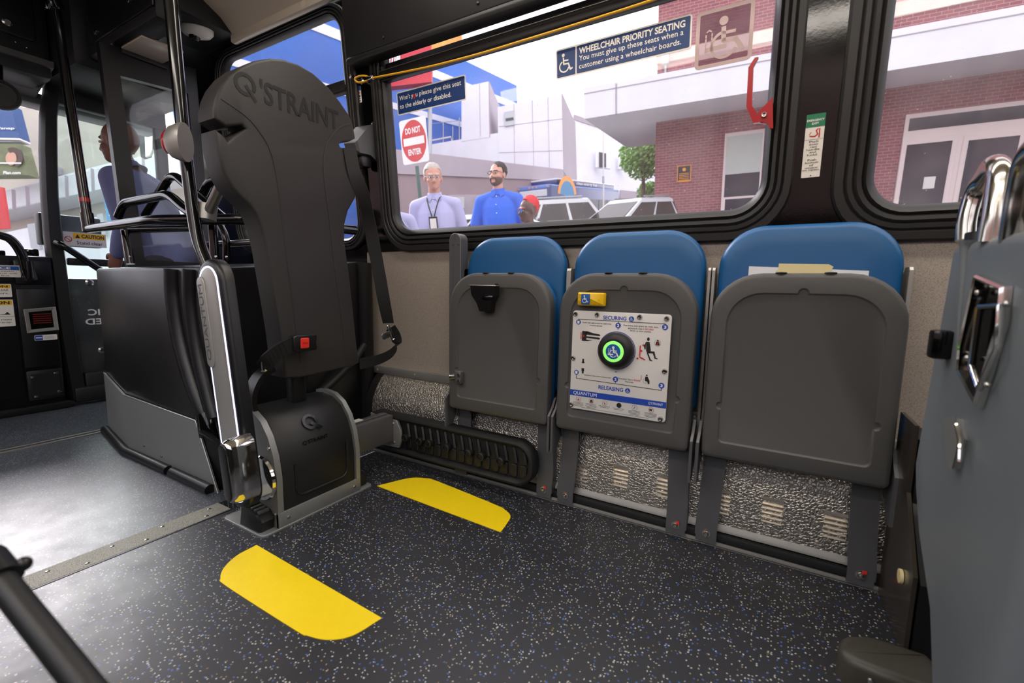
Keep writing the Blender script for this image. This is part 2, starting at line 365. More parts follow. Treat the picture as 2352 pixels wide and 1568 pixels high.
    def chair_icon(s, x, y, h, z, M):
        u = h / 10.
        s.disc(x - 1.2 * u, y + 4.1 * u, .95 * u, z, M, 16)
        s.stroke([(x - 1.1 * u, y + 2.6 * u), (x - .9 * u, y - .6 * u), (x + 2. * u, y - .7 * u), (x + 3.2 * u, y - 4. * u), (x + 4.4 * u, y - 3.5 * u)], .85 * u, z, M)
        s.stroke([(x - 1. * u, y + 1.2 * u), (x + 1.8 * u, y + 1.1 * u)], .7 * u, z, M)
        s.arc(x - .6 * u, y - 1.9 * u, 2.5 * u, 3.25 * u, 115, 345, z, M, 20); return s
    def fin(s, name, m, parent=None, smooth=40, uvM=None, ms=None):
        if name in SPLIT:                                   # fasteners and the like: every loose piece its own part
            bm = s.bm; bmesh.ops.remove_doubles(bm, verts=bm.verts, dist=1e-6); seen = set(); o = None; bm.verts.ensure_lookup_table()
            for v0 in bm.verts:
                if v0.index in seen: continue
                st_ = [v0]; isl = []; seen.add(v0.index)
                while st_:
                    v = st_.pop(); isl.append(v)
                    for e in v.link_edges:
                        u = e.other_vert(v)
                        if u.index not in seen: seen.add(u.index); st_.append(u)
                q = B(); mp_ = {v.index: q.bm.verts.new(v.co) for v in isl}
                for f in {f for v in isl for f in v.link_faces}: q.bm.faces.new([mp_[v.index] for v in f.verts])
                o = q.fin(SPLIT[name], m, parent, smooth)
            bm.free(); return o
        bm = s.bm; bmesh.ops.remove_doubles(bm, verts=bm.verts, dist=1e-6)
        bmesh.ops.recalc_face_normals(bm, faces=bm.faces)
        me = bpy.data.meshes.new(name); 
        if parent: off = wl(parent)
        else:
            c = [v.co for v in bm.verts]
            off = Vector(((min(v.x for v in c) + max(v.x for v in c)) / 2, (min(v.y for v in c) + max(v.y for v in c)) / 2, min(v.z for v in c)))
        if uvM is not None:
            uv = bm.loops.layers.uv.new('uv'); inv = uvM.inverted()
            for f in bm.faces:
                for l in f.loops: q = inv @ l.vert.co; l[uv].uv = (q.x, q.y)
        bmesh.ops.translate(bm, verts=bm.verts, vec=-off); bm.to_mesh(me); bm.free()
        me.materials.append(M_[m] if isinstance(m, str) else m)
        if smooth:
            me.polygons.foreach_set('use_smooth', [True] * len(me.polygons)); me.set_sharp_from_angle(angle=math.radians(smooth))
        o = bpy.data.objects.new(name, me); C.objects.link(o)
        if parent: o.parent = parent
        else: o.location = off
        return o
def thing(name, label, cat, loc, group=None):
    o = bpy.data.objects.new(name, None); C.objects.link(o); o.empty_display_size = .05; o.location = Vector(loc)
    o['label'] = label; o['category'] = cat
    if group: o['group'] = group
    return o
def tag(o, label, cat, group=None):
    o['label'] = label; o['category'] = cat
    if group: o['group'] = group
    return o
def struct(o): o['kind'] = 'structure'; return o
def sroot(name, loc): o = bpy.data.objects.new(name, None); C.objects.link(o); o.location = Vector(loc); o['kind'] = 'structure'; return o
def dup(o, parent=None):
    c = o.copy(); C.objects.link(c)
    if parent: c.parent = parent
    for ch in [q for q in bpy.data.objects if q.parent == o]: dup(ch, c)
    return c
def part_label(o, l): o['label'] = l; return o
# ------------------------------------------------------------------ the bus shell
vz = lambda z: (z - 1) / C5
struct(B().box(-1.6, 3.0, -.75, 1.62, -.04, 0).fin('floor', 'floor', smooth=0))
struct(B().box(-4.3, -1.684, -.75, 1.75, -.04, 0).fin('floor', 'floorf', smooth=0))
t = sroot('trim_1', (-1.64, .2, 0))                         # gritted cross strip with screws
B().box(-1.684, -1.6, -.6, .8, -.03, .002).fin('strip', 'grit', t, 0)
b = B().box(-1.6, -1.594, -.6, .8, -.03, .0015)
b.fin('edge_gap', 'blackmatte', t, 0)
for y, x in ((.76, -1.662), (.73, -1.618), (.62, -1.665), (.56, -1.62), (.49, -1.662), (.42, -1.618), (.35, -1.662), (.30, -1.618)):
    B().lathe([(.0001, .0035), (.004, .0035), (.0065, .002)], Matrix.Translation((x, y, 0)), 12).fin('screw', 'rivet', t)
t = sroot('trim_2', (-3.02, .3, 0))                         # twin aluminium joint of the entrance floor
for x in (-3.045, -3.0): B().box(x - .011, x + .011, -.6, .93, -.02, .006, .003).fin('joint_bar', 'alu', t)
B().box(-3.034, -3.011, -.6, .93, -.02, .002).fin('joint_gap', 'blackmatte', t, 0)

# window wall: speckled lower panel, black upper wall with openings
struct(B().box(-1.78, 1.8, 1.604, 1.63, .36, .962).fin('wall_right', 'beige', smooth=0))
wins = [((-2.89, -1.735, .967, 2.08), (-2.83, -1.845, 1.03, 2.04)),
        ((-1.645, .022, .953, 2.0), (-1.573, -.06, 1.052, 1.93)),
        ((.116, 1.75, .94, 2.0), (.214, 1.66, 1.036, 1.93))]
outs = [rrect(o[0], o[1], vz(o[2]), vz(o[3]), .16, 8) for o, i in wins]
ins = [rrect(i[0], i[1], vz(i[2]), vz(i[3]), .085, 8) for o, i in wins]
struct(B().holed([(-3.38, vz(.0)), (-1.78, vz(.0)), (-1.78, vz(.955)), (1.85, vz(.955)), (1.85, 1.35), (-3.38, 1.35)], [inset(o, .012) for o in outs], .002, TW).fin('wall_right', 'gloss', smooth=0))
GP = [(0, .0), (0, .014), (.06, .02), (.26, .02), (.3, .012), (.36, .016), (.46, .016), (.5, .006), (.58, .011), (.68, .009), (.72, -.004), (.8, .002), (.92, -.006), (1, -.018), (1, -.04)]
for k, (o, i) in enumerate(zip(outs, ins)):
    r = sroot('window_%d' % (k + 1), TW @ Vector((sum(p[0] for p in o) / len(o), min(p[1] for p in o), 0)))
    B().morph(o, i, GP, TW).fin('gasket_frame', 'gasket', r, 30)
    pw = B().prism(inset(i, -.012), -.036, -.032, TW).fin('glass_pane', 'pane', r, 0)
    x0 = wins[k][1][0] - .03; x1 = wins[k][1][1] + .03
    if k < 2:                                               # transom bar
        za, zb = (1.700, 1.762) if k == 0 else (1.695, 1.772)
        B().box(x0, x1, vz(za), vz(zb), -.03, -.016, .003, TW).box(x0, x1, vz(za), vz(zb - .03), -.03, .004, .005, TW).box(x0, x1, vz(za) + .008, vz(zb - .03) - .016, .0, .012, .004, TW).fin('transom_bar', 'gasket', r)
        if k: B().box(x0, x1, vz(1.739), vz(1.7405), .0, .0048, 0, TW).fin('bar_glint_edge', 'alu', r)
struct(B().box(-1.735, 1.85, .806, 1.2, .0, .062, .006, TW).fin('trim_3', 'blackmatte'))
struct(B().box(-1.735, 1.85, .776, .806, .0, .07, .012, TW).fin('trim_4', 'blackmatte'))
b = B()
for x in (-1.5, -1.02, -.55, -.1, .4): b.lathe([(.006, 0), (.006, .003), (.003, .005), (.0001, .005)], TW @ Matrix.Translation((x, .835, .062)), 10)
struct(b.fin('trim_5', 'black'))
struct(B().box(-3.38, 1.85, 1.625, 1.65, -.04, .97).fin('wall_right', 'blackmatte', smooth=0))
# aluminium strip under the beige panel
b = B().box(-1.78, 1.8, 1.582, 1.606, .352, .392, .006)
for k in range(14): b.lathe([(.006, 0), (.006, .002), (.003, .004), (.0001, .004)], fr((-1.7 + k * .25, 1.582, .372), (1, 0, 0), (0, 0, 1)), 10)
struct(b.fin('baseboard_right', 'silver'))
# ceiling
b = B(); pr = [(1.46, 2.1), (1.4, 2.16), (1.25, 2.24), (1.0, 2.29), (.5, 2.33), (-.1, 2.33), (-.5, 2.2), (-.76, 2.05)]
b.loops([[Vector((x, y, z)) for y, z in pr] for x in (-2.61, 3.0)], False, False)
struct(b.fin('ceiling', 'cream', smooth=60))
struct(B().box(-2.6, -1.76, 1.44, 1.475, 2.055, 2.1, .012).fin('trim_6', 'cream'))
struct(B().box(-4.3, -2.61, -.76, 1.3, 2.32, 2.36).fin('ceiling', 'blackmatte'))
struct(B().box(-2.96, -2.6, 1.18, 1.6, 2.105, 2.36, .006).fin('ceiling', 'blackmatte'))
# overhead housings at the front
r = sroot('trim_7', (-2.85, 1.2, 1.97))
B().box(-3.3, -2.5, 1.06, 1.18, 1.975, 2.34, .03).fin('housing', 'blackmatte', r)
B().box(-3.2, -2.5, 1.052, 1.062, 2.02, 2.3, .004).fin('access_panel', 'black', r)
for x, z in ((-3.12, 2.06), (-2.72, 2.1)):
    B().lathe([(.014, 0), (.014, .004), (.009, .007), (.0001, .007)], fr((x, 1.052, z), (1, 0, 0), (0, 0, 1)), 16).fin('quarter_turn_lock', 'rivet', r)
B().box(-3.02, -2.74, 1.10, 1.28, 1.966, 1.98, .004).fin('soffit_plate', 'cream', r)
r = sroot('trim_8', (-3.7, .3, 1.87))
B().box(-3.95, -3.56, -.76, 1.0, 1.885, 2.34, .035).fin('destination_housing', 'blackmatte', r)
B().box(-3.95, -3.3, 1.004, 1.62, 1.925, 2.34, .05).fin('corner_housing', 'blackmatte', r)
B().prism(rrect(.35, .94, 2.06, 2.31, .02), -.002, .008, FX(-3.56), .004).fin('access_door', 'black', r)
B().lathe([(.02, 0), (.02, .004), (.013, .007), (.012, .004), (.0001, .004)], FX(-3.552) @ Matrix.Translation((.836, 2.115, 0)), 20).fin('lock', 'rivet', r)
B().prism(rrect(.8, .87, 2.24, 2.275, .015), -.001, .003, FX(-3.552)).fin('finger_slot', 'gloss', r)
lp_ = B().loops([[Vector((x, y, z)) for x, z in ((-3.55, 1.955), (-3.545, 1.985), (-3.9, 1.90), (-3.9, 1.862))] for y in (-.76, 1.0)]).fin('lit_lower_lip', 'seatgrey', r, 20)  # lip coloured grey under the black housing: reflected light put into its colour
B().loops([[Vector((x, y, z)) for x, z in ((-3.60, 1.942), (-3.60, 1.948), (-3.70, 1.918), (-3.70, 1.91))] for y in (.3, .9)]).fin('air_slot', 'gloss', r, 0)
for y, z in ((.86, 2.03), (.9, 2.02)): B().lathe([(.004, 0), (.003, .003), (.0001, .003)], FX(-3.56) @ Matrix.Translation((y, z, 0)), 8).fin('screw', 'rivet', r)
struct(B().box(-4.05, -3.9, -.76, 1.62, 1.83, 1.9, .015).fin('trim_9', 'legs'))
# far side and rear of the bus (behind the photographer)
b = B().box(-3.4, 3.0, -.79, -.75, 0, .95).box(-4.2, 3.0, -.79, -.75, 1.95, 2.36)
for x in (-3.4, -1.9, -.5, .9, 2.3): b.box(x, x + .1, -.79, -.74, .9, 2.0)
struct(b.fin('wall_left', 'blackmatte', smooth=0))
struct(B().box(-4.2, 3.0, -.776, -.772, .9, 2.0).fin('window_5', 'pane', smooth=0))
struct(B().box(-30, 25, -14, -11, -1, 5).fin('wall_opposite', mat('far_brick', (176, 140, 130), .9, var=.2, vscale=.5), smooth=0))
struct(B().box(3.0, 3.04, -.79, 1.75, 0, 2.36).fin('wall_rear', 'blackmatte', smooth=0))
# ceiling lamp strip along the far side
t = thing('ceiling_lamp', 'long white ceiling lamp strip above the left side seats', 'lamp', (.3, -.5, 2.1))
B().box(-2.2, 1.3, -.62, -.42, 2.125, 2.16, .008).fin('lamp_housing', 'cream', t)
B().box(-2.18, 1.28, -.60, -.44, 2.065, 2.13, .006).fin('diffuser', 'lamp', t)

t = thing('ceiling_lamp', 'long white ceiling lamp strip above the folded seats', 'lamp', (.5, 1.12, 2.15))
B().box(-1.5, 2.6, 1.02, 1.22, 2.2, 2.235, .008).fin('lamp_housing', 'cream', t)
B().box(-1.48, 2.58, 1.04, 1.2, 2.165, 2.205, .006).fin('diffuser', 'lamp', t)

# front end: dash wall, windscreen, open front door leaf
r = sroot('wall_front', (-3.9, .2, 0))
B().box(-4.3, -3.76, -.75, .962, 0, .925, .012).fin('dash_body', 'black', r)
B().box(-4.3, -3.95, .95, 1.7, 0, .8, .012).fin('corner_body', 'black', r)
B().box(-3.765, -3.745, .10, .79, .7, .9, .01).fin('upper_panel', 'black', r)
B().box(-3.765, -3.75, .797, .955, .27, .735, .006).fin('lower_panel', 'black', r)
B().box(-3.765, -3.745, .797, .955, .76, .9, .01).fin('upper_panel', 'black', r)
B().box(-3.765, -3.752, .10, .79, .1, .68, .006).fin('lower_panel', 'black', r)
B().box(-3.78, -3.735, -.3, .98, 0, .045, .01).fin('kick_strip', 'blackmatte', r)
B().box(-4.1, -3.77, .60, .78, .92, .95, .008).fin('dash_tray', 'gloss', r)
B().box(-3.95, -3.87, .865, .94, .925, .972, .01).fin('dash_box', 'gloss', r)
r = sroot('window_4', (-4.2, .3, .92))
B().box(-4.215, -4.205, -.75, 1.6, .9, 1.9).fin('glass_pane', 'pane', r, 0)
# door leaf: curved outer stile, rails and two panes
r = sroot('door_1', (-3.8, 1.25, 0))
lp = [(1.023, 1.94), (.99, 1.75), (.972, 1.55), (.958, 1.28), (.952, 1.05), (.954, .9), (.957, .7), (.962, .5), (.97, .3), (.985, .04)]
rp = [(1.095, 1.96), (1.06, 1.75), (1.042, 1.5), (1.03, 1.29), (1.028, 1.05), (1.032, .9), (1.036, .7), (1.045, .42), (1.055, .25), (1.07, .04)]
b = B(); b.loops([[Vector((-3.79, lp[i][0], lp[i][1])), Vector((-3.76, lp[i][0] + .012, lp[i][1])), Vector((-3.76, rp[i][0] - .012, rp[i][1])), Vector((-3.79, rp[i][0], rp[i][1])), Vector((-3.83, rp[i][0], rp[i][1])), Vector((-3.83, lp[i][0], lp[i][1]))] for i in range(len(lp))])
b.fin('door_stile', 'blackmatte', r, 30)
B().box(-3.82, -3.775, 1.04, 1.62, .88, .925, .008).fin('mid_rail', 'blackmatte', r)
B().box(-3.82, -3.765, 1.06, 1.62, .02, .2, .012).box(-3.8, -3.745, 1.0, 1.62, .02, .115, .012).fin('bottom_rail', 'blackmatte', r)
B().box(-3.83, -3.77, 1.02, 1.62, 1.835, 1.96, .01).fin('top_rail', 'blackmatte', r)
B().box(-3.82, -3.775, 1.55, 1.62, .1, 1.9, .008).fin('door_stile', 'blackmatte', r)
pu = B().box(-3.8, -3.796, 1.02, 1.56, .9, 1.85).fin('glass_pane', 'paneg', r, 0)
pl = B().box(-3.8, -3.796, 1.03, 1.56, .17, .9).fin('glass_pane', 'paneg', r, 0)
b = B(); M = FX(-3.79)
b.text('ELECTRIC', 1.112, 1.40, .565, .605, .0, M, .02, True).text('POWERED', 1.095, 1.42, .505, .545, .0, M, .02, True)
b.fin('lettering', 'textw', pl, 0)
b = B()
for y, z in ((1.135, .775), (1.165, .335), (1.48, .775), (1.48, .335)): b.lathe([(.022, 0), (.022, .004), (.012, .008), (.010, .004), (.0001, .004)], FX(-3.795) @ Matrix.Translation((y, z, 0)), 16)
b.fin('glass_bolts', 'rivet', pl)
B().tube([(-3.74, .985, 1.01), (-3.70, 1.00, .995), (-3.70, 1.30, .74), (-3.74, 1.33, .72)], .019, 12, fil=.04).fin('grab_handle', 'pole', r)
cs = B().box(-3.79, -3.786, 1.03, 1.235, 1.0, 1.085).fin('caution_sign', 'white', r, 0); M = FX(-3.7855)
b = B().flat([(1.075, 1.045), (1.23, 1.045), (1.23, 1.08), (1.075, 1.08)], 0, M); b.fin('yellow_header', 'signyel', cs, 0)
b = B().text('CAUTION', 1.115, 1.225, 1.051, 1.074, .0006, M, .03).text('Stand clear', 1.09, 1.215, 1.012, 1.032, .0006, M, .005).flat([(1.085, 1.05), (1.108, 1.05), (1.0965, 1.074)], .0006, M); b.fin('sign_lettering', 'textk', cs, 0)
b = B().arc(1.052, 1.04, .014, .018, 0, 360, .0006, M, 24).stroke([(1.041, 1.05), (1.063, 1.03)], .004, .0006, M); b.fin('red_ring', 'textr', cs, 0)
# ------------------------------------------------------------------ wheelchair securement station
def P2(f, v, pts): return [f(v, *p) for p in pts]
st = thing('wheelchair_securement_station', 'tall black wheelchair backrest station with lit side arm standing on the floor', 'wheelchair station', (-1.42, .97, 0))
X0 = -1.415
lf = [(622, 133), (585, 139), (553, 153), (527, 172), (507, 197), (496, 222), (490, 250), (491, 271), (520, 291), (557, 287), (565, 295), (536, 312), (524, 324), (517, 313), (497, 297), (502, 345), (514, 393), (533, 430), (556, 455), (573, 470), (590, 494), (601, 522), (612, 566), (622, 627), (635, 704), (645, 768), (652, 830), (657, 868)]
rt = [(690, 868), (815, 840), (827, 832), (821, 793), (803, 627), (793, 555), (793, 515), (801, 484), (820, 450), (826, 415), (823, 358), (797, 341), (783, 337), (781, 330), (790, 325), (806, 324), (818, 318), (812, 286), (802, 262), (783, 234), (757, 201), (721, 168), (686, 147), (650, 135)]
out = [(p.y, p.z) for p in P2(pX, X0, lf + rt)]
MX = FX(X0)
br = B().prism(out, -.085, 0, MX, .009).fin('backrest', 'pad', st, 35)
b = B()
for g in ([(508, 227), (535, 245), (566, 268), (591, 296), (617, 337), (632, 388), (642, 452), (647, 500), (663, 627), (678, 742), (691, 831)],
          [(804, 284), (783, 291), (762, 312), (749, 335), (744, 360), (743, 386), (747, 432), (756, 498), (767, 602), (783, 717), (797, 832)]):
    b.tube(spline(P2(pX, X0 + .0005, g), 4), .0016, 6)
b.fin('seam_piping', 'pad', br)
q0 = pX(X0, 540, 246); q1 = pX(X0, 778, 283); tz = (q0.z + q1.z) / 2
b = B(); y0, y1 = q0.y, q1.y; wd = y1 - y0
b.arc(y0 + .033, tz + .042, .022, .033, -30, 300, .0012, MX, 30).stroke([(y0 + .036, tz + .038), (y0 + .062, tz + .004)], .010, .0012, MX)
b.text("'STRAINT", y0 + .078, y1, tz + .006, tz + .076, .0012, MX, .02)
b.fin('raised_lettering', 'blackmatte', br, 0)
for zz, side in ((1.245, 0), (1.17, 1)): pass
# struts carrying the backrest
b = B(); b.box(-1.5, -1.455, .96, 1.015, .34, .50, .008)
b.ribbon(spline([pX(-1.47, *p) for p in ((622, 846), (596, 862), (578, 895), (575, 925), (584, 955))], 6), Vector((1, 0, 0)), .05, .016)
b.fin('support_struts', 'black', st)
# drive housing
prof = [(-1.333, .05), (-1.333, .17), (-1.343, .235), (-1.365, .295), (-1.40, .342), (-1.445, .368), (-1.50, .375), (-1.545, .37), (-1.545, .05)]
def xz(pr, ya, yb): return [[Vector((x, y, z)) for x, z in pr] for y in (ya, yb)]
hs = B().loops([[Vector((x + (.012 if x < -1.5 else -.006) * k, y, z - .006 * k)) for x, z in prof] for y, k in ((.826, 1), (.834, 0), (1.112, 0), (1.122, 1))]).fin('drive_housing', 'blackmatte', st, 50)
mh = fr((-1.333, 0, 0), (0, 1, 0), (0, 0, 1))
b = B(); b.tube(fillet([(-1.3325, .875, .20), (-1.3325, .875, .085), (-1.3325, 1.085, .085), (-1.3325, 1.085, .22)], .035), .004, 8)
b.fin('housing_rib', 'blackmatte', hs)
mq = fr((-1.375, .965, .314), (0, 1, 0), (-.6, 0, .8))
b = B(); b.arc(0, 0, .019, .029, -20, 300, .004, mq, 26).stroke([(.002, -.006), (.03, -.03)], .011, .004, mq)
b.fin('badge', 'gloss', hs, 0)
mq2 = fr((-1.348, .965, .255), (0, 1, 0), (-.18, 0, .98))
b = B(); b.text("Q'STRAINT", -.05, .05, -.008, .008, .002, mq2, .015); b.fin('housing_lettering', 'gloss', hs, 0)
sp = [(-1.328, .006), (-1.328, .175), (-1.34, .245), (-1.365, .305), (-1.40, .35), (-1.445, .376), (-1.50, .384), (-1.552, .378), (-1.552, .006)]
for ya, yb in ((.806, .826), (1.122, 1.14)):
    sd = B().loops(xz(sp, ya, yb)).fin('side_plate', 'steel', st)
    if ya < 1:
        b = B()
        for x, z in ((-1.36, .27), (-1.345, .05), (-1.5, .34)): b.lathe([(.006, 0), (.005, .004), (.0001, .004)], fr((x, ya, z), (1, 0, 0), (0, 0, 1)), 10)
        b.fin('screws', 'rivet', sd)
B().box(-1.34, -1.327, .806, 1.14, .004, .055, .002).fin('skirt_plate', 'steel', st)
b = B()
for y in (.84, 1.11): b.lathe([(.006, 0), (.005, .003), (.0001, .003)], FX(-1.327) @ Matrix.Translation((y, .03, 0)), 10)
b.fin('skirt_screws', 'rivet', st)
B().prism(rrect(-1.56, -1.325, .75, 1.2, .02), .0, .006, FZ(0), .002).fin('base_plate', 'steel', st)
bp = B().loops([[Vector((x, y, z)) for x, z in ((-1.352 - e, .006), (-1.345 - e, .04), (-1.365 - e, .062), (-1.455 + e, .078), (-1.47 + e, .006))] for y, e in ((.757, .008), (.763, 0), (.8, 0), (.806, .004))]).fin('corner_bumper', 'blackmatte', st)
b = B()
for k in range(5): b.box(-1.447 + k * .018, -1.437 + k * .018, .764, .8, .06 + .004 * (4 - k), .0795 - .0024 * k, .002)
b.fin('tread_ribs', 'legs', bp)
B().box(-1.40, -1.345, 1.142, 1.19, .006, .05, .008).fin('corner_bumper', 'blackmatte', st)
# swinging side arm with light edge
ax = Vector((-.085, 0, .605)).normalized(); MA = fr((-1.357, .757, .187), (.99, 0, .139), ax); MAi = MA.inverted()
def cap(r, L, n=14): return [(r * math.cos(t), r * math.sin(t)) for t in [PI + PI * k / n for k in range(n + 1)]] + [(r * math.cos(t), L + r * math.sin(t)) for t in [PI * k / n for k in range(n + 1)]]
o = cap(.072, .611)
arm = B().prism(o, .022, .058, MA, .014).fin('side_arm', 'black', st)
B().morph(inset(o, .02), inset(o, .026), [(0, .056), (.2, .0605), (.8, .0605), (1, .056)], MA).fin('light_strip', 'led', arm)
fp = B().prism(inset(o, .026), .05, .0605, MA, .002).fin('face_panel', 'silver', arm)
def la(px, py, Y): q = MAi @ pY(Y, px, py); return q
a0 = la(474, 650, .697); a1 = la(487, 828, .697); am = fr(MA @ Vector((a1.x, a1.y, .0605)), MA.to_3x3() @ Vector((1, 0, 0)), MA.to_3x3() @ Vector((a0.x - a1.x, a0.y - a1.y, 0)))
L = (Vector((a0.x, a0.y)) - Vector((a1.x, a1.y))).length
npl = B().prism(cap(.021, L), .0, .004, am, .003).fin('name_plate', 'silver', arm)
tm = am @ Matrix.Rotation(PI / 2, 4, 'Z')
b = B(); b.text('QUANTUM', .002, L - .002, -.012, .012, .0045, tm, .0); b.fin('plate_lettering', 'legs', npl, 0)
pc = la(516, 1085, .63)
po = [(x + pc.x + .012, y + pc.y - .062) for x, y in cap(.031, .125)]
pod = B().stack(po, [(0, .058), (0, .075), (.001, .1), (.004, .118), (.009, .128), (.012, .13)], MA).fin('foot_pod', 'chrome', arm)
B().prism(inset(po, .0125), .127, .1335, MA, .003).fin('pod_cap', 'black', arm)
B().lathe([(.07, .0), (.074, .008), (.068, .016), (.05, .024), (.02, .027)], fr((-1.375, .779, .175), (1, 0, 0), (0, 0, -1)), 32).fin('arm_hub', 'chrome', st)
B().lathe([(.05, 0), (.05, .008), (.04, .012), (.0001, .012)], fr((-1.42, 1.14, .17), (1, 0, 0), (0, 0, -1)), 24).fin('arm_hub', 'chrome', st)
# wall side beam and ribbed pad
bm_ = B().box(-1.475, -1.402, 1.14, 1.392, .112, .232, .006).box(-1.45, -1.425, 1.15, 1.38, .232, .238, .003).fin('side_beam', 'legs', st)
B().box(-1.458, -1.43, 1.17, 1.25, .236, .2405, 0).fin('beam_label', 'white', bm_, 0)
po = rrect(-1.585, -.712, .055, .228, .075, 8)
sp_ = B().stack(po, [(0, -.04), (0, .0), (.004, .008), (.012, .011), (.02, .006), (.024, -.004), (.024, -.012)], FY(1.405)).fin('side_pad', 'rubber', st)
b = B()
for k in range(15):
    x = -1.34 + k * .041
    b.tube([(x, 1.417, .196), (x + .012, 1.41, .165), (x + .018, 1.408, .142)], .008, 6)
    b.prism(rrect(x - .012, x + .021, .082, .134, .012, 4), -.02, -.006, FY(1.405), .004)
b.fin('pad_ribs', 'blackmatte', sp_)
for x in (-1.335, -1.255, -1.205, -1.11, -1.0, -.94, -.85):
    B().lathe([(.0165, -.012), (.0165, .016), (.013, .018), (.012, .013), (.0001, .013)], FY(1.405) @ Matrix.Translation((x, .138, 0)), 16).fin('pad_peg', 'blackmatte', sp_)
mp = [(-1.545, .075), (-1.375, .085), (-1.362, .12), (-1.362, .165), (-1.385, .208), (-1.545, .218)]
mpl = B().prism(mp, .0, .012, FY(1.405), .002).fin('mount_plate', 'steel', st)
b = B()
for x, z in ((-1.405, .19), (-1.40, .105), (-1.52, .19), (-1.52, .1)): b.lathe([(.007, 0), (.006, .005), (.0001, .006)], FY(1.393) @ Matrix.Translation((x, z, 0)), 10)
b.fin('mount_screws', 'rivet', mpl)

# shoulder belt and buckle
sb = thing('shoulder_belt', 'black shoulder belt hanging from the right slot of the tall backrest', 'seat belt', (-1.40, 1.3, .48))
cl = [(803, 340), (812, 388), (823, 420), (835, 452), (847, 500), (858, 562), (868, 612), (880, 681), (892, 742)]
pts = [pX(-1.405 + .004 * min(i, 3), *p) for i, p in enumerate(cl)]; vis = [.95, .95, .8, .5, .22, .7, .9, .7, .3]
pts = spline(pts, 5); vs = []
for i in range(len(pts)):
    q = i / 5; k = min(int(q), len(vis) - 2); v = vis[k] + (vis[k + 1] - vis[k]) * min(1, q - k); vs.append(Vector((math.sqrt(max(0, 1 - v * v)), v, .0)))
B().ribbon(pts, vs, .05, .002).fin('webbing', 'webbing', sb)
lo = spline([pX(-1.39, *p) for p in ((897, 752), (909, 772), (911, 793), (897, 812), (868, 826), (826, 836))], 6)
B().ribbon(lo, [Vector((.45 * (1 - i / len(lo)), .1, 1)) for i in range(len(lo))], .043, .002).fin('lower_webbing', 'webbing', sb)
tg = pX(-1.385, 890, 768); MT = fr(tg, (0, .95, .25), (-.2, -.2, .95))
B().prism(rrect(-.032, .02, -.014, .012, .008, 4), 0, .003, MT, .001).fin('tongue', 'rivet', sb)
B().tube(fillet([MT @ Vector(p) for p in ((.012, -.03, .003), (.012, .035, .003), (.024, .035, .003), (.024, -.03, .003), (.012, -.03, .003))], .006, 3), .0032, 8).fin('slide_loop', 'chrome', sb)
bk = thing('belt_buckle', 'short black belt strap with red button buckle on the backrest front', 'seat belt buckle', (-1.38, .9, .52))
sp2 = spline([pX(-1.40, 606, 842), pX(-1.375, 622, 822), pX(-1.365, 645, 804), pX(-1.37, 672, 790)], 6)
B().ribbon(sp2, Vector((.1, -.35, .94)), .05, .007).fin('strap', 'webbing', bk)
b = B()
for k in range(4, 15, 2):
    a = sp2[k] + Vector((.004, .0, .0)); b.tube([a + Vector((.002, -.008, .018)), a + Vector((.002, .008, -.018))], .0012, 5)
b.fin('stitching', 'textk', bk)
u0 = pX(-1.375, 668, 789); MB_ = fr(u0, (0, 1, -.03), (0, .03, 1))
bb = B().prism([(0, -.022), (.012, -.028), (.087, -.028), (.092, -.02), (.088, 0), (.092, .02), (.087, .028), (.012, .028), (0, .022)], -.014, .014, MB_, .005).fin('buckle_body', 'black', bk)
B().prism(rrect(.026, .058, -.018, .018, .004, 3), .01, .0165, MB_, .003).fin('release_button', 'redpl', bk)
b = B(); b.text('PRESS', .032, .053, -.003, .003, .0168, MB_, .02); b.fin('button_lettering', 'red', bk, 0)
B().tube(fillet([pX(-1.40, *p) for p in ((600, 830), (602, 852), (614, 848), (612, 826))], .006), .005, 8).fin('anchor_loop', 'chrome', bk)
# belt retractor on the pillar
rt_ = thing('belt_retractor', 'grey belt retractor housing on the pillar beside the tall backrest', 'belt retractor', (-1.69, 1.5, 1.37))
MR = fr((-1.69, 1.555, 1.45), (1, 0, 0), (0, -S5, C5))
B().loops([[MR @ Vector(p) for p in q] for q in (
    [(-.05, .085, 0), (.035, .08, 0), (.035, -.08, 0), (-.05, -.08, 0)], [(-.05, .075, .03), (.037, .07, .03), (.04, -.06, .04), (-.05, -.07, .04)],
    [(-.05, .0, .11), (.04, -.01, .11), (.04, -.06, .10), (-.05, -.07, .09)], [(-.04, -.015, .118), (.03, -.02, .118), (.03, -.05, .11), (-.04, -.055, .105)])]).fin('retractor_cover', 'legs', rt_, 20)
B().box(-.045, .03, -.115, -.06, .02, .085, .015, MR).fin('retractor_spool', 'black', rt_)
B().lathe([(.007, 0), (.006, .006), (.0001, .007)], MR @ Matrix.Translation((.028, .085, .0)), 10).fin('bolt', 'rivet', rt_)

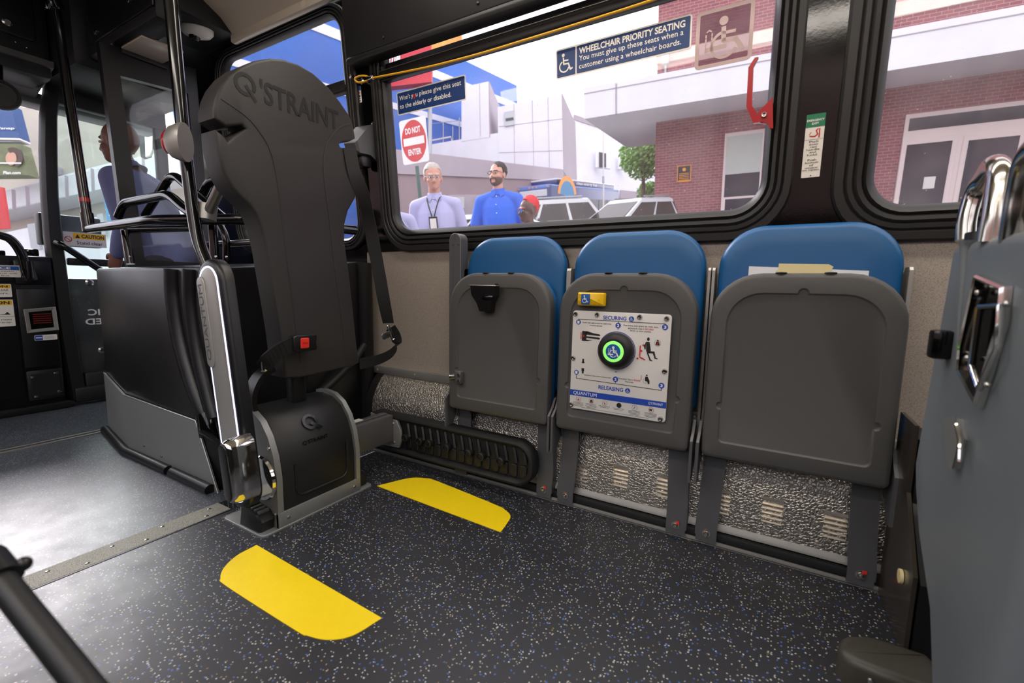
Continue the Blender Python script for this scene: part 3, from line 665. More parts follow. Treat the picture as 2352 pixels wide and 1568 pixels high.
# yellow floor markers
mk = [(-1.307, .721), (-1.303, .66), (-1.275, .61), (-1.235, .58), (-1.19, .572), (-.90, .572), (-.86, .576), (-.81, .592), (-.772, .63), (-.756, .703)]
mkf = [(-1.308, 1.204), (-.713, 1.178), (-.722, 1.23), (-.737, 1.283), (-.775, 1.31), (-.83, 1.325), (-1.13, 1.365), (-1.19, 1.362), (-1.25, 1.325)]
def cham(p): return [(v.x, v.y) for v in spline([(*q, 0) for q in p], 6)]
tag(B().prism(cham(mk), 0, .0016, FZ(0)).fin('floor_marker', 'yellow', smooth=0), 'yellow floor marker lying on the open floor nearest the camera', 'floor marking', 'yellow wheelchair bay markers')
tag(B().prism(cham(mkf[1:] + mkf[:1]), 0, .0016, FZ(0)).fin('floor_marker', 'yellow', smooth=0), 'yellow floor marker below the wall side pad and folded seats', 'floor marking', 'yellow wheelchair bay markers')

# ------------------------------------------------------------------ wheel housing, rack, poles, partition
wh = thing('wheel_housing', 'black moulded wheel housing with a steel kick plate behind the tall backrest', 'wheel housing', (-2.3, 1.2, 0))
fpn = [(-2.98, .922), (-2.53, .847), (-1.83, .849), (-1.765, .868), (-1.745, .92), (-1.745, 1.5), (-1.76, 1.59), (-2.955, 1.59)]
B().loops([[Vector((x, y, z + (.06 * max(0, y - .9) / .7 if z > .5 else 0))) for x, y in inset(fpn, d)] for d, z in ((0, 0), (0, .835), (.004, .846), (.012, .85))]).fin('housing_shell', 'black', wh, 25)
kp = [(-2.99, .914, 0), (-2.53, .838, 0), (-1.765, .84, 0), (-1.895, .84, .262), (-2.53, .838, .277), (-2.985, .914, .315)]
b = B()
for q in ([kp[0], kp[1], kp[4], kp[5]], [kp[1], kp[2], kp[3], kp[4]]): b.solid(q, (0, .006, 0))
kpl = b.fin('kick_plate', 'steel', wh, 0)
b = B(); b.tube([Vector(kp[5]), Vector(kp[4]), Vector(kp[3]), Vector(kp[2])], .003, 6); b.fin('plate_edge', 'alu', kpl)
b = B()
for x, z in ((-2.36, .07), (-2.2, .055)): b.lathe([(.006, 0), (.005, .004), (.0001, .005)], FY(.838) @ Matrix.Translation((x, z, 0)), 10)
b.fin('plate_rivets', 'rivet', kpl)
B().tube([(-2.99, .90, .014), (-2.53, .825, .014), (-2.12, .828, .014)], .02, 12).fin('rubber_nosing', 'black', wh)
B().tube([(-2.09, .828, .014), (-1.79, .826, .014)], .02, 12).fin('rubber_nosing', 'black', wh)
rp_ = spline([pY(.85, *p) for p in ((400, 618), (403, 680), (416, 770), (440, 860), (470, 945), (482, 1000))], 6)
B().tube(rp_, .034, 14).fin('moulded_ridge', 'black', wh)
rp_ = spline([pY(.85, *p) for p in ((440, 618), (442, 700), (455, 800), (478, 900), (495, 960))], 6)
B().tube(rp_, .03, 14).fin('moulded_ridge', 'black', wh)
B().tube([pY(.84, 476, 952), pY(.83, 480, 985), pY(.845, 500, 1010)], [.036, .034, .012], 14).fin('pole_socket', 'gloss', wh)
B().tube([(-1.742, 1.545, .0), (-1.742, 1.545, .9)], .04, 14).fin('corner_column', 'black', wh)
B().tube(spline([(-1.70, 1.10, .27), (-1.71, 1.25, .31), (-1.70, 1.42, .42), (-1.72, 1.52, .5)], 6), .016, 10).fin('cable_conduit', 'rubber', wh)

rk = thing('luggage_rack', 'black tubular luggage rack on top of the wheel housing', 'luggage rack', (-2.3, 1.1, .85))
zr = 1.045
B().tube([Vector((-2.96, .9, 1.045)), pZ(zr, 352, 505), pZ(zr, 575, 503), Vector((-1.74, 1.5, 1.05))], .021, 14, fil=.08).fin('front_rail', 'pole', rk)
B().tube([Vector((-2.9, 1.35, 1.0)), Vector((-2.2, 1.35, 1.0)), Vector((-1.82, 1.35, 1.0))], .019, 12, fil=.08).fin('rear_rail', 'pole', rk)
B().tube([pY(1.0, 300, 528), pY(1.12, 460, 523)], .016, 12).fin('lower_rail', 'pole', rk)
for hp, Y in (([(272, 497), (285, 466), (388, 446), (430, 484), (470, 505)], .99), ([(330, 500), (388, 408), (404, 404), (470, 462), (520, 505)], 1.15), ([(440, 500), (480, 418), (500, 410), (560, 470), (575, 500)], 1.2)):
    B().tube([pY(Y, *p) for p in hp], .02, 12, fil=.05).fin('hoop', 'pole', rk)
for p, q, Y in (((288, 530), (300, 606), .98), ((488, 512), (494, 600), 1.05)): B().tube([pY(Y, *p), pY(Y, *q)], .018, 12).fin('post', 'pole', rk)
B().tube([pY(1.2, 505, 515), pY(1.2, 520, 545), pY(1.2, 520, 597)], .016, 12, fil=.05).fin('post', 'pole', rk)
b = B()
for p, Y in (((300, 590), .96), ((497, 590), 1.03), ((521, 590), 1.18)): b.lathe([(.007, 0), (.006, .004), (.0001, .005)], FY(pY(Y, *p).y) @ Matrix.Translation((pY(Y, *p).x, pY(Y, *p).z, 0)), 10)
b.fin('post_screws', 'rivet', rk)
B().tube([pX(-1.76, 474, 505), pX(-1.76, 478, 470)], .03, 14).fin('tube_collar', 'silver', rk)
B().tube([pX(-1.76, 474, 498), pX(-1.66, 512, 415)], .017, 14).fin('satin_grab_tube', 'alu', rk)

p1 = thing('stanchion_pole', 'black stanchion pole with a red band at the front left of the rack', 'pole', (-2.96, .9, 1.04))
B().tube([(-2.955, .9, 1.06), (-3.105, .9, 2.115)], .021, 14).fin('tube', 'pole', p1)
B().tube([(-2.95, .9, 1.03), (-2.962, .9, 1.12)], .0255, 14).fin('lower_collar', 'pole', p1)
B().tube([(-2.970, .9, 1.172), (-2.973, .9, 1.192)], .0217, 14).fin('red_band', 'red', p1)
B().ball((-3.105, .9, 2.105), .034).tube([(-3.1, .9, 2.1), (-2.55, .62, 2.30)], .021, 12).fin('top_elbow', 'pole', p1)
b = B()
for dx in (-.03, .03): b.tube([(-3.09 + dx, .875, 2.085), (-3.09 + dx, .875, 2.10)], .007, 8)
b.fin('elbow_screws', 'rivet', p1)
p2 = thing('stanchion_pole', 'black stanchion pole behind the left edge of the tall backrest, bent at its foot', 'pole', (-1.7, .82, .85))
B().tube([pY(.82, 372, -200), pY(.82, 392, 0), pY(.82, 420, 300), pY(.82, 442, 480), pY(.82, 455, 555), pY(.82, 478, 612)], .0205, 14, fil=.06).fin('tube', 'pole', p2)
sl = thing('stop_lamp_unit', 'grey housing with a red lens clamped to the bent stanchion pole', 'signal unit', pY(.80, 415, 370))
ML = fr(pY(.79, 427, 327), (0, 0, 1), (-.5, .85, 0))
B().lathe([(.062, .0), (.062, .015), (.05, .045), (.034, .06), (.0001, .062)], ML @ Matrix.Scale(.62, 4, (0, 1, 0)), 28).fin('housing', 'silver', sl)
B().lathe([(.037, .052), (.037, .062), (.03, .069), (.0001, .07)], ML @ Matrix.Scale(.62, 4, (0, 1, 0)), 24).fin('red_lens', 'red', sl)

pt = thing('partition', 'black framed glass partition standing on the wheel housing by the door', 'partition', (-3.0, 1.24, .86))
ol = [(1.055, .86), (1.47, .86), (1.45, 2.01), (1.015, 1.965)]; il = [(1.13, .905), (1.42, .905), (1.40, 1.86), (1.09, 1.835)]
B().loops([[FX(-3.0) @ Vector((*p, z)) for p in q] for q, z in ((il, -.02), (ol, -.02), (ol, .02), (il, .02), (il, -.02))], False).fin('frame', 'black', pt, 0)
B().prism(inset(il, -.006), -.004, .002, FX(-3.0)).fin('glass_pane', 'panet', pt, 0)
B().box(-2.985, -2.965, 1.1, 1.3, 1.945, 1.985, .004).fin('top_clip', 'blackmatte', pt)
# dome camera
dc = thing('dome_camera', 'white teardrop dome camera under the black soffit by the corner window', 'camera', (-2.71, 1.33, 2.06))
MD = fr((-2.71, 1.335, 2.105), (.6, .8, 0), (.8, -.6, 0))
B().lathe([(.075, 0), (.074, .02), (.06, .036), (.034, .045), (.0001, .046)], MD @ Matrix.Scale(.62, 4, (0, 1, 0)), 28).fin('camera_shell', 'white', dc)
B().ball((-.012, 0, .04), .027, MD).fin('lens_dome', 'clear', dc)
# ------------------------------------------------------------------ heater cover and seat track
hc = thing('heater_cover', 'hammered aluminium heater cover along the wall under the folded seats', 'heater cover', (0, 1.55, .03))
hp = [(1.604, .355), (1.585, .352), (1.565, .335), (1.545, .31), (1.530, .285), (1.520, .265), (1.512, .245), (1.506, .22), (1.502, .15), (1.498, .055), (1.604, .055)]
B().loops([[Vector((x, y, z)) for y, z in hp] for x in (-1.66, .36 + 1.3)]).fin('cover_sheet', 'stucco', hc, 50)
B().loops([[Vector((x, y, z)) for y, z in [(q[0] - (.004 if q[0] < 1.6 else 0), q[1]) for q in hp]] for x in (-1.70, -1.655)]).fin('end_trim', 'blackmatte', hc, 50)
for px, py in ((1333, 1088), (1425, 1092), (1527, 1115), (1655, 1150), (1774, 1172), (1918, 1206), (2066, 1240)):
    q = pY(1.502, px, py); b = B()
    for k in range(6):
        z = q.z + .035 - k * .014; b.loops([[Vector((x, 1.504 + dz * .02, z + dz)) + Vector((0, dy, 0)) for dy, dz in ((0, .003), (-.009, -.003), (-.0085, -.0045), (0, -.003))] for x in (q.x - .0275, q.x + .0275)])
    b.fin('vent_louvres', 'louvre', hc, 0)
tk = thing('seat_track', 'grey aluminium seat track with black insert along the floor below the heater cover', 'seat track', (-.6, 1.48, 0))
B().box(-1.66, 1.6, 1.464, 1.472, 0, .014, .002).box(-1.66, 1.6, 1.464, 1.50, 0, .004).fin('front_lip', 'trackm', tk)
B().box(-1.66, 1.6, 1.473, 1.492, .004, .04, .009).fin('black_insert', 'rubber', tk)
B().loops([[Vector((x, y, z)) for y, z in ((1.502, .066), (1.488, .05), (1.486, .042), (1.506, .042))] for x in (-1.66, 1.6)]).fin('upper_lip', 'trackm', tk)

# ------------------------------------------------------------------ folded seats
def padpts(p, n): return p
def recess(x0, x1, z0, z1, r):
    """recess outline with thumb notch at the top and a small jog on both sides"""
    o = []
    base = rrect(x0, x1, z0, z1, r, 8, .018); xm = (x0 + x1) / 2
    k = 0
    for i, p in enumerate(base):
        o.append(p)
        if i == 17:      # right side going up
            for t in range(6): a = -PI / 2 + PI * t / 5; o.append((x1 + .011 * math.cos(a), z0 + .11 + .012 * math.sin(a)))
        if i == 26:      # top going left
            for t in range(9): a = PI * t / 8; o.append((xm + .014 * math.cos(a), z1 + .014 * math.sin(a)))
        if i == 35:
            for t in range(6): a = PI / 2 + PI * t / 5; o.append((x0 + .011 * math.cos(a), z0 + .11 + .012 * math.sin(a)))
    return o
def make_seat(xc, label):
    W = .222
    t = thing('folding_seat', label, 'seat', (xc, 1.47, 0), 'fold-up seats along the window wall')
    pan = fr((xc, 1.402, 0), (1, 0, 0), (0, .012, 1))
    o = rrect(-W, W, .305, .848, .125, 8, .018); rc = recess(-W + .042, W - .042, .355, .795, .09)
    b = B()
    b.loops([[pan @ Vector((*p, z)) for p in inset(o, d)] for d, z in ((.0, -.038), (0, -.012), (.003, -.005), (.009, -.001), (.013, 0))], False)
    b.holed(inset(o, .013), [rc], 0, pan)
    b.loops([[pan @ Vector((*p, z)) for p in inset(rc, d)] for d, z in ((0, 0), (.0015, -.0015), (.004, -.0045), (.0055, -.005))], False)
    b.flat(inset(rc, .0055), -.005, pan)
    b.flat([p for p in o][::-1], -.038, pan)
    ps = b.fin('seat_pan', 'seatgrey', t, 32)
    b = B()
    for x in (-.055, .055): b.lathe([(.014, 0), (.013, .003), (.0001, .004)], fr((xc + x, 1.42, .8475), (1, 0, 0), (0, 1, 0)) @ Matrix.Scale(.55, 4, (0, 1, 0)), 16)
    b.fin('rubber_stops', 'rubber', ps)
    B().stack(inset(o, .002), [(.004, -.045), (.0, -.05), (0, -.066), (.004, -.074), (.014, -.080)], pan).fin('seat_cushion', 'blue', t)
    bk = fr((xc, 1.508, 0), (1, 0, 0), (0, .03, 1)); ob = rrect(-W, W, .40, .992, .125, 10, .03)
    B().stack(ob, [(.012, -.03), (.003, -.026), (0, -.016), (.001, -.006), (.006, .003), (.016, .009), (.034, .013), (.06, .0145)], bk).fin('backrest', 'blue', t, 60)
    bs = B().stack(inset(ob, .006), [(.0, -.05), (.0, -.031)], bk).fin('backrest_shell', 'blackmatte', t)
    for s in (-1, 1):
        fl = [(1.475, .285), (1.5, .30), (1.516, .42), (1.524, .86), (1.53, .868), (1.575, .868), (1.59, .85), (1.594, .37), (1.55, .26), (1.475, .25)]
        x = xc + s * (W + .012)
        B().loops([[Vector((x + d, y, z)) for y, z in fl] for d in (-.004, .004)]).fin('side_frame', 'silver', t, 0)
        hx = xc + s * (W + .003) ; 
        B().prism([(1.40, .215), (1.445, .22), (1.47, .27), (1.475, .40), (1.452, .40), (1.43, .37), (1.40, .345)], -.004, .004, fr((hx + s * .006, 0, 0), (0, 1, 0), (0, 0, 1))).fin('hinge_plate', 'legs', t, 0)
        lx = xc + s * (W - .036); dx = s * .012
        r = [(lx - .034, lx + .03)]
        b = B(); a0, a1 = lx - .03, lx + .03
        b.loops([[Vector((a0 + e * s, y, z)), Vector((a1 + e * s, y, z)), Vector((a1 + e * s, y + .006, z)), Vector((a0 + e * s, y + .006, z))] for y, z, e in ((1.455, .012, .008), (1.455, .06, .008), (1.468, .11, .006), (1.472, .25, .0), (1.468, .285, 0), (1.44, .30, 0), (1.44, .34, 0))])
        fx = a1 if s > 0 else a0
        b.loops([[Vector((fx + e * s - .003, y, z)), Vector((fx + e * s + .003, y, z)), Vector((fx + e * s + .003, y + w, z)), Vector((fx + e * s - .003, y + w, z))] for y, z, e, w in ((1.456, .03, .008, .035), (1.456, .06, .008, .05), (1.469, .11, .006, .05), (1.472, .25, 0, .06), (1.44, .34, 0, .1))])
        lg = b.fin('leg', 'legs', t, 20)
        mb = FY(1.455) @ Matrix.Translation((lx + .008 * s, .041, 0))
        bo = B().lathe([(.0125, .0), (.0125, .002), (.008, .0025), (.008, .008), (.0055, .012), (.0001, .013)], mb, 16).fin('bolt', 'rivet', lg)
        B().box(.002 * s, .006 + .006 * s, .006, .016, .002, .005, .001, mb).fin('torque_mark', 'redpl', lg)
    return t
s1 = make_seat(-.888, 'folded blue seat nearest the tall backrest, with a black belt pouch on its grey pan')
s2 = make_seat(-.412, 'folded blue seat in the middle carrying the white instruction placard')
s3 = make_seat(.068, 'folded blue seat with a plain grey pan and taped paper behind it')
# parts only the first seat has
hl = B().loops([[Vector((x + o, y, z)) for x, o in ((-.976, a), (-.868, -a))] + [Vector((x + o, y + .03, z)) for x, o in ((-.868, -a), (-.976, a))] for a, y, z in ((.03, 1.385, .705), (.022, 1.378, .735), (.002, 1.372, .765), (0, 1.368, .80))]).fin('belt_pouch', 'black', s1, 30)
B().box(-.98, -.864, 1.366, 1.398, .798, .803, .002).fin('pouch_lid', 'alu', hl)
B().box(-.925, -.875, 1.366, 1.38, .75, .765, .005).fin('pouch_slot', 'gloss', hl)
lt = B().box(-1.062, -1.032, 1.385, 1.405, .415, .465, .004).fin('latch_bracket', 'legs', s1)
b = B()
for z in (.428, .452): b.lathe([(.008, 0), (.007, .006), (.0001, .007)], FY(1.385) @ Matrix.Translation((-1.04, z, 0)), 6)
b.fin('latch_bolts', 'rivet', lt)
B().tube([(-1.062, 1.39, .442), (-1.085, 1.388, .438)], .009, 12).fin('latch_pin', 'rivet', lt)
B().stack(rrect(-1.178, -1.118, .42, 1.012, .03, 8, .01), [(.003, -.05), (0, -.047), (0, .0), (.003, .003)], FY(1.50)).fin('armrest', 'legs', s1)
b = B()
for x in (-1.155, -1.128): b.lathe([(.0035, 0), (.003, .002), (.0001, .002)], FY(1.497) @ Matrix.Translation((x, .965, 0)), 8)
b.fin('armrest_screws', 'rivet', s1)

# ------------------------------------------------------------------ placard, push button, papers
FP = fr((0, 1.3995, 0), (1, 0, 0), (0, .012, 1))
def pp(px, py): q = FP.inverted() @ _on(FP.to_3x3() @ Vector((0, 0, 1)), (FP.to_3x3() @ Vector((0, 0, 1))).dot(FP.translation), px, py); return (q.x, q.y)
pl = thing('instruction_placard', 'white securing and releasing instruction placard with glowing green button on the middle seat', 'placard', (-.414, 1.40, .39))
A = pp(1315, 712); Bq = pp(1541, 723); D = pp(1311, 938); E = pp(1531, 968)
x0 = (A[0] + D[0]) / 2; x1 = (Bq[0] + E[0]) / 2; z1 = (A[1] + Bq[1]) / 2; z0 = (D[1] + E[1]) / 2
B().prism(rrect(x0, x1, z0, z1, .01, 4), -.002, .003, FP, .001).fin('board', 'white', pl)
w_ = x1 - x0; h_ = z1 - z0
def U(u, v): return (x0 + u * w_, z0 + v * h_)      # placard fractions, v up
Zp = .0036
b = B(); P_ = lambda u, v: U(u, v)
def tx(b, s, u0, u1, v0, v1, bold=.0): a = U(u0, v0); c = U(u1, v1); b.text(s, a[0], c[0], a[1], c[1], Zp, FP, bold)
tx(b, 'SECURING', .33, .57, .925, .963, .025); tx(b, 'RELEASING', .315, .575, .235, .275, .025)
for u, v, r in ((.065, .885, .026), (.49, .875, .028), (.945, .885, .028), (.065, .375, .026), (.49, .352, .028), (.945, .345, .028), (.62, .944, .026), (.62, .255, .026)):
    c = U(u, v); b.disc(c[0], c[1], r * w_, Zp, FP)
c = U(.485, .633); b.arc(c[0], c[1], .186 * w_, .193 * w_, 0, 360, Zp, FP, 48)
a = U(0, .135); e = U(1, .195); b.flat([a, (e[0], a[1]), e, (a[0], e[1])], Zp, FP)
b.fin('blue_print', 'textb', pl, 0)
b = B(); Zq = .0042
def tq(b, s, u0, u1, v0, v1, bold=.0, Z=Zq): a = U(u0, v0); c = U(u1, v1); b.text(s, a[0], c[0], a[1], c[1], Z, FP, bold)
for s, u, v in (('1', .065, .885), ('2', .49, .875), ('3', .945, .885), ('1', .065, .375), ('2', .49, .352), ('3', .945, .345)): tq(b, s, u - .012, u + .012, v - .014, v + .014, .03)
for v in (.944, .255): c = U(.62, v); b.chair_icon(c[0], c[1], .034 * w_ * 1.0, Zq, FP)
tq(b, 'QUANTUM', .04, .30, .143, .183, .0); tq(b, "Q'STRAINT", .83, .97, .15, .178, .0)
b.fin('white_lettering', 'textw', pl, 0)
b = B()
def ln(*uv, w=.006): b.stroke([U(*q) for q in uv], w * w_, Zp, FP)
ln((.065, .90), (.065, .915), (.945, .915), (.945, .90)); ln((.49, .915), (.49, .90)); ln((.065, .355), (.065, .315), (.945, .30), (.945, .325)); ln((.49, .31), (.49, .33))
for v0, v1, s in ((.845, .838, -1), (.42, .428, 1)):
    c = U(.49, v0); b.flat([(c[0] - .008 * w_, c[1]), (c[0] + .008 * w_, c[1]), (c[0], c[1] + s * .012 * w_)], Zp, FP)
tx(b, 'Center chair against backrest, apply brake', .11, .42, .875, .892, .012); tx(b, 'or power-off chair.', .19, .33, .850, .867, .012)
tx(b, 'Press button, arms extend out, rotate down,', .545, .885, .872, .889, .012); tx(b, 'and move-in. Chair is', .59, .75, .848, .865, .012); tx(b, 'Buckle up when available.', .615, .82, .824, .841, .012)
tx(b, 'Unbuckle and release brake or power-on chair.', .15, .445, .350, .366, .012); tx(b, 'Press button. Chair is', .52, .665, .358, .374, .012); tx(b, 'Free to exit.', .59, .675, .335, .350, .012)
for u, l in ((.10, 4), (.245, 4), (.39, 2), (.54, 2), (.70, 4), (.86, 4)):      # fine print too small to read: short rules
    for k in range(l): ln((u - .06 + .012 * (k == l - 1), .068 - .012 * k), (u + .055 - .012 * (k == l - 1), .068 - .012 * k), w=.0035)
ln((.14, .022), (.84, .018), w=.003)
for u in (.10, .245, .39, .70, .86): c = U(u, .1); b.arc(c[0], c[1], .025 * w_, .0275 * w_, 0, 360, Zp, FP, 24)
c = U(.54, .1); b.disc(c[0], c[1], .026 * w_, Zp, FP)
# pictograms: rider seen from above, rider in wheelchair (two), belt halves, small icons
def shape(*uv): b.flat([U(*q) for q in uv], Zp, FP)
shape((.11, .80), (.16, .79), (.16, .71), (.11, .70)); shape((.15, .792), (.30, .778), (.31, .765), (.30, .76), (.15, .765)); shape((.15, .735), (.30, .725), (.31, .735), (.30, .745), (.15, .75))
shape((.11, .80), (.17, .80), (.23, .785), (.16, .785)); shape((.11, .70), (.17, .70), (.23, .715), (.16, .715))
c = U(.795, .765); b.disc(c[0], c[1], .013 * w_, Zp, FP, r2=.018 * w_)
shape((.775, .74), (.81, .74), (.825, .66), (.80, .635), (.78, .65)); shape((.775, .74), (.755, .70), (.765, .665), (.775, .67)); shape((.79, .655), (.86, .655), (.875, .60), (.86, .60), (.845, .635), (.79, .635)); shape((.80, .64), (.83, .575), (.815, .575), (.785, .64))
shape((.815, .58), (.845, .57), (.845, .563), (.815, .568)); shape((.86, .605), (.895, .592), (.895, .585), (.86, .59))
c = U(.885, .735); b.arc(c[0], c[1], .029 * w_, .031 * w_, 0, 360, Zp, FP, 24); shape((.872, .75), (.898, .75), (.905, .715), (.865, .715)); c = U(.885, .76); b.disc(c[0], c[1], .008 * w_, Zp, FP)
c = U(.80, .425); b.disc(c[0], c[1], .008 * w_, Zp, FP); shape((.785, .412), (.81, .412), (.83, .375), (.83, .345), (.815, .345), (.81, .365), (.785, .37)); b.arc(U(.79, .37)[0], U(.79, .37)[1], .022 * w_, .024 * w_, 0, 360, Zp, FP, 20)
shape((.125, .52), (.145, .52), (.145, .475), (.125, .475)); shape((.12, .49), (.15, .49), (.15, .478), (.12, .478)); shape((.12, .425), (.15, .425), (.15, .395), (.12, .395)); shape((.125, .395), (.145, .395), (.145, .37), (.125, .37))
shape((.235, .115), (.255, .115), (.262, .085), (.228, .085)); shape((.685, .095), (.70, .105), (.705, .10), (.69, .09)); shape((.845, .112), (.87, .112), (.87, .09), (.845, .09))
b.fin('black_print', 'textk', pl, 0)
b = B()
tx(b, 'SECURED', .757, .84, .848, .865, .015); tx(b, 'RELEASED', .675, .745, .358, .374, .015)
def shr(*uv): b.flat([U(*q) for q in uv], Zp + .0002, FP)
shr((.095, .785), (.105, .785), (.105, .715), (.095, .715)); shr((.715, .70), (.727, .70), (.727, .60), (.715, .60)); shr((.717, .60), (.775, .575), (.775, .562), (.717, .585))
for u, v in ((.75, .705), (.735, .65), (.70, .575)): c = U(u, v); b.disc(c[0], c[1], .010 * w_, Zp + .0002, FP)
shr((.745, .42), (.75, .42), (.75, .375), (.745, .375)); shr((.875, .72), (.893, .748), (.9, .745), (.88, .716)); shr((.24, .087), (.252, .11), (.257, .108), (.246, .086))
shr((.087, .09), (.113, .09), (.10, .113)); shr((.38, .115), (.395, .1), (.4, .085), (.385, .09)); shr((.695, .112), (.70, .118), (.705, .108), (.70, .105)); shr((.85, .1), (.857, .092), (.875, .112), (.87, .115), (.857, .101)); c = U(.13, .75); b.disc(c[0], c[1], .009 * w_, Zp + .0004, FP)
b.fin('red_print', 'textr', pl, 0)
b = B()
for u, v in ((.03, .962), (.265, .965), (.70, .965), (.955, .962), (.025, .515), (.965, .48), (.025, .035), (.955, .03)):
    c = U(u, v); B().lathe([(.0085, .002), (.0085, .005), (.006, .0085), (.004, .0085), (.0035, .004), (.0001, .004)], FP @ Matrix.Translation((*c, 0)), 14).fin('rivet', 'rivet', pl)
b.bm.free()
c = U(.485, .633); MBt = FP @ Matrix.Translation((*c, 0))
B().lathe([(.058, .002), (.059, .012), (.056, .024), (.048, .034), (.036, .038), (.033, .036), (.0001, .036)], MBt, 40).fin('button_dome', 'blackmatte', pl, 60)
B().lathe([(.0335, .036), (.0335, .0385), (.024, .0395), (.024, .036)], MBt, 40).fin('glowing_ring', 'greenring', pl, 60)
for k in range(8): B().lathe([(.0034, .0388), (.0028, .0402), (.0001, .0404)], MBt @ Matrix.Translation((.0288 * math.cos(k * PI / 4), .0288 * math.sin(k * PI / 4), 0)), 10).fin('green_light', 'greenled', pl)
bf = B().lathe([(.024, .036), (.024, .0392), (.0001, .0395)], MBt, 32).fin('button_face', 'signblue', pl)
b = B(); Zb = .0402
b.disc(.0005, .013, .0042, Zb, MBt, 16).stroke([(.0015, .008), (.002, -.002), (.011, -.003), (.017, -.014)], .0042, Zb, MBt).stroke([(.002, .003), (.011, .003)], .003, Zb, MBt).arc(.001, -.006, .010, .0122, 70, 330, Zb, MBt, 22).stroke([(-.015, -.009), (.0, -.009)], .004, Zb, MBt)
for k in range(4): b.stroke([(-.014, .009 - .004 * k), (-.014, .007 - .004 * k)], .0016, Zb, MBt).stroke([(-.009, .009 - .004 * k), (-.009, .007 - .004 * k)], .0016, Zb, MBt)
b.fin('wheelchair_symbol', 'textw', bf, 0)
yb = thing('stop_request_button', 'yellow stop request button with blue wheelchair key above the placard', 'button', (-.51, 1.40, .742))
a = pp(1331, 671); e = pp(1391, 702)
yo = rrect(a[0], e[0], e[1] - .002, a[1], .004, 3)
B().stack(yo, [(0, -.002), (0, .012), (.004, .018), (.006, .019)], FP).fin('button_base', 'yellowp', yb)
kx = a[0] + .32 * (e[0] - a[0]); km = (a[1] + e[1]) / 2
ky = B().prism(rrect(kx - .0145, kx + .0155, km - .018, km + .016, .002, 2), .015, .023, FP, .002).fin('blue_key', 'signblue', yb)
b = B(); b.chair_icon(kx, km - .001, .024, .0236, FP); b.fin('wheelchair_symbol', 'textw', ky, 0)
bb = B()
for x in (a[0] + .008, e[0] - .016): bb.lathe([(.0045, .0185), (.0045, .0195), (.0001, .0195)], FP @ Matrix.Translation((x, km - .003, 0)), 12)
bb.fin('screw_caps', 'yellowp', yb)
MP = fr((0, 1.492, 0), (1, 0, 0), (0, .03, 1))
pr = B().loops([[MP @ Vector((*p, z)) for p in ((-.07, .70), (.215, .70), (.214, .858), (-.07, .872))] for z in (.0, .0008)]).fin('paper_sheet', 'paper', smooth=0)
tag(pr, 'white paper sheet tucked behind the plain grey pan of the folded seat', 'paper')
b = B(); b.loops([[MP @ Vector((*p, z)) for p in ((-.0, .80), (.12, .80), (.118, .858), (.0, .86))] for z in (.001, .0014)])
b.loops([[MP @ Vector((*p, z)) for p in ((.005, .852), (.125, .848), (.136, .869), (.125, .876), (.006, .879))] for z in (.0014, .0018)])
tag(b.fin('masking_tape', 'tape', smooth=0), 'cream masking tape strip across the top of the white paper sheet', 'tape')
# ------------------------------------------------------------------ signs on the window wall
def sign_plate(name, label, cat, x0, x1, za, zb, z=-.031, r=.008):
    t = thing(name, label, cat, TW @ Vector(((x0 + x1) / 2, vz(za), z)))
    B().prism(rrect(x0, x1, vz(za), vz(zb), r, 4), z, z + .0015, TW).fin('border', 'text', t, 0)
    return t
t = sign_plate('priority_seating_sign', 'small dark blue sign reading please give this seat to the elderly', 'sign', -1.535, -1.154, 1.555, 1.65)
x0, x1, y0, y1 = -1.535, -1.154, vz(1.555), vz(1.65); h = y1 - y0
f = B().prism(rrect(x0 + .005, x1 - .005, y0 + .005, y1 - .005, .004, 3), -.0296, -.0288, TW).fin('sign_face', 'navy', t, 0)
b = B(); Z = -.0284
b.text("Won't y", x0 + .016, x0 + .098, y0 + .56 * h, y0 + .82 * h, Z, TW, .008).text('u please give this seat', x0 + .112, x1 - .022, y0 + .56 * h, y0 + .82 * h, Z, TW, .008)
b.text('to the elderly or disabled.', x0 + .016, x1 - .075, y0 + .2 * h, y0 + .46 * h, Z, TW, .008); b.fin('lettering', 'text', f, 0)
b = B(); b.disc(x0 + .102, y0 + .675 * h, .006, Z, TW, 12).disc(x0 + .108, y0 + .675 * h, .006, Z, TW, 12).flat([(x0 + .0965, y0 + .655 * h), (x0 + .105, y0 + .53 * h), (x0 + .1135, y0 + .655 * h)], Z, TW); b.fin('red_heart', 'textr', f, 0)
t = sign_plate('wheelchair_priority_sign', 'large dark blue sign reading wheelchair priority seating high on the window', 'sign', -.75, -.285, 1.55, 1.648)
x0, x1, y0, y1 = -.75, -.285, vz(1.55), vz(1.648); h = y1 - y0; xs = x0 + .078
f = B().prism(rrect(x0 + .005, xs - .002, y0 + .005, y1 - .005, .004, 3), -.0296, -.0288, TW).prism(rrect(xs + .003, x1 - .005, y0 + .005, y1 - .005, .004, 3), -.0296, -.0288, TW).fin('sign_face', 'navy', t, 0)
b = B(); b.chair_icon((x0 + xs) / 2 - .002, y0 + .5 * h, .062, Z, TW)
b.text('WHEELCHAIR PRIORITY SEATING', xs + .012, x1 - .02, y0 + .66 * h, y0 + .87 * h, Z, TW, .03)
b.text('You must give up these seats when a', xs + .012, x1 - .024, y0 + .39 * h, y0 + .61 * h, Z, TW, .006)
b.text('customer using a wheelchair boards.', xs + .012, x1 - .03, y0 + .13 * h, y0 + .35 * h, Z, TW, .006); b.fin('lettering', 'text', f, 0)
t = thing('wheelchair_decal', 'square see-through wheelchair decal in the upper corner of the main window', 'decal', TW @ Vector((-.19, vz(1.485), -.03)))
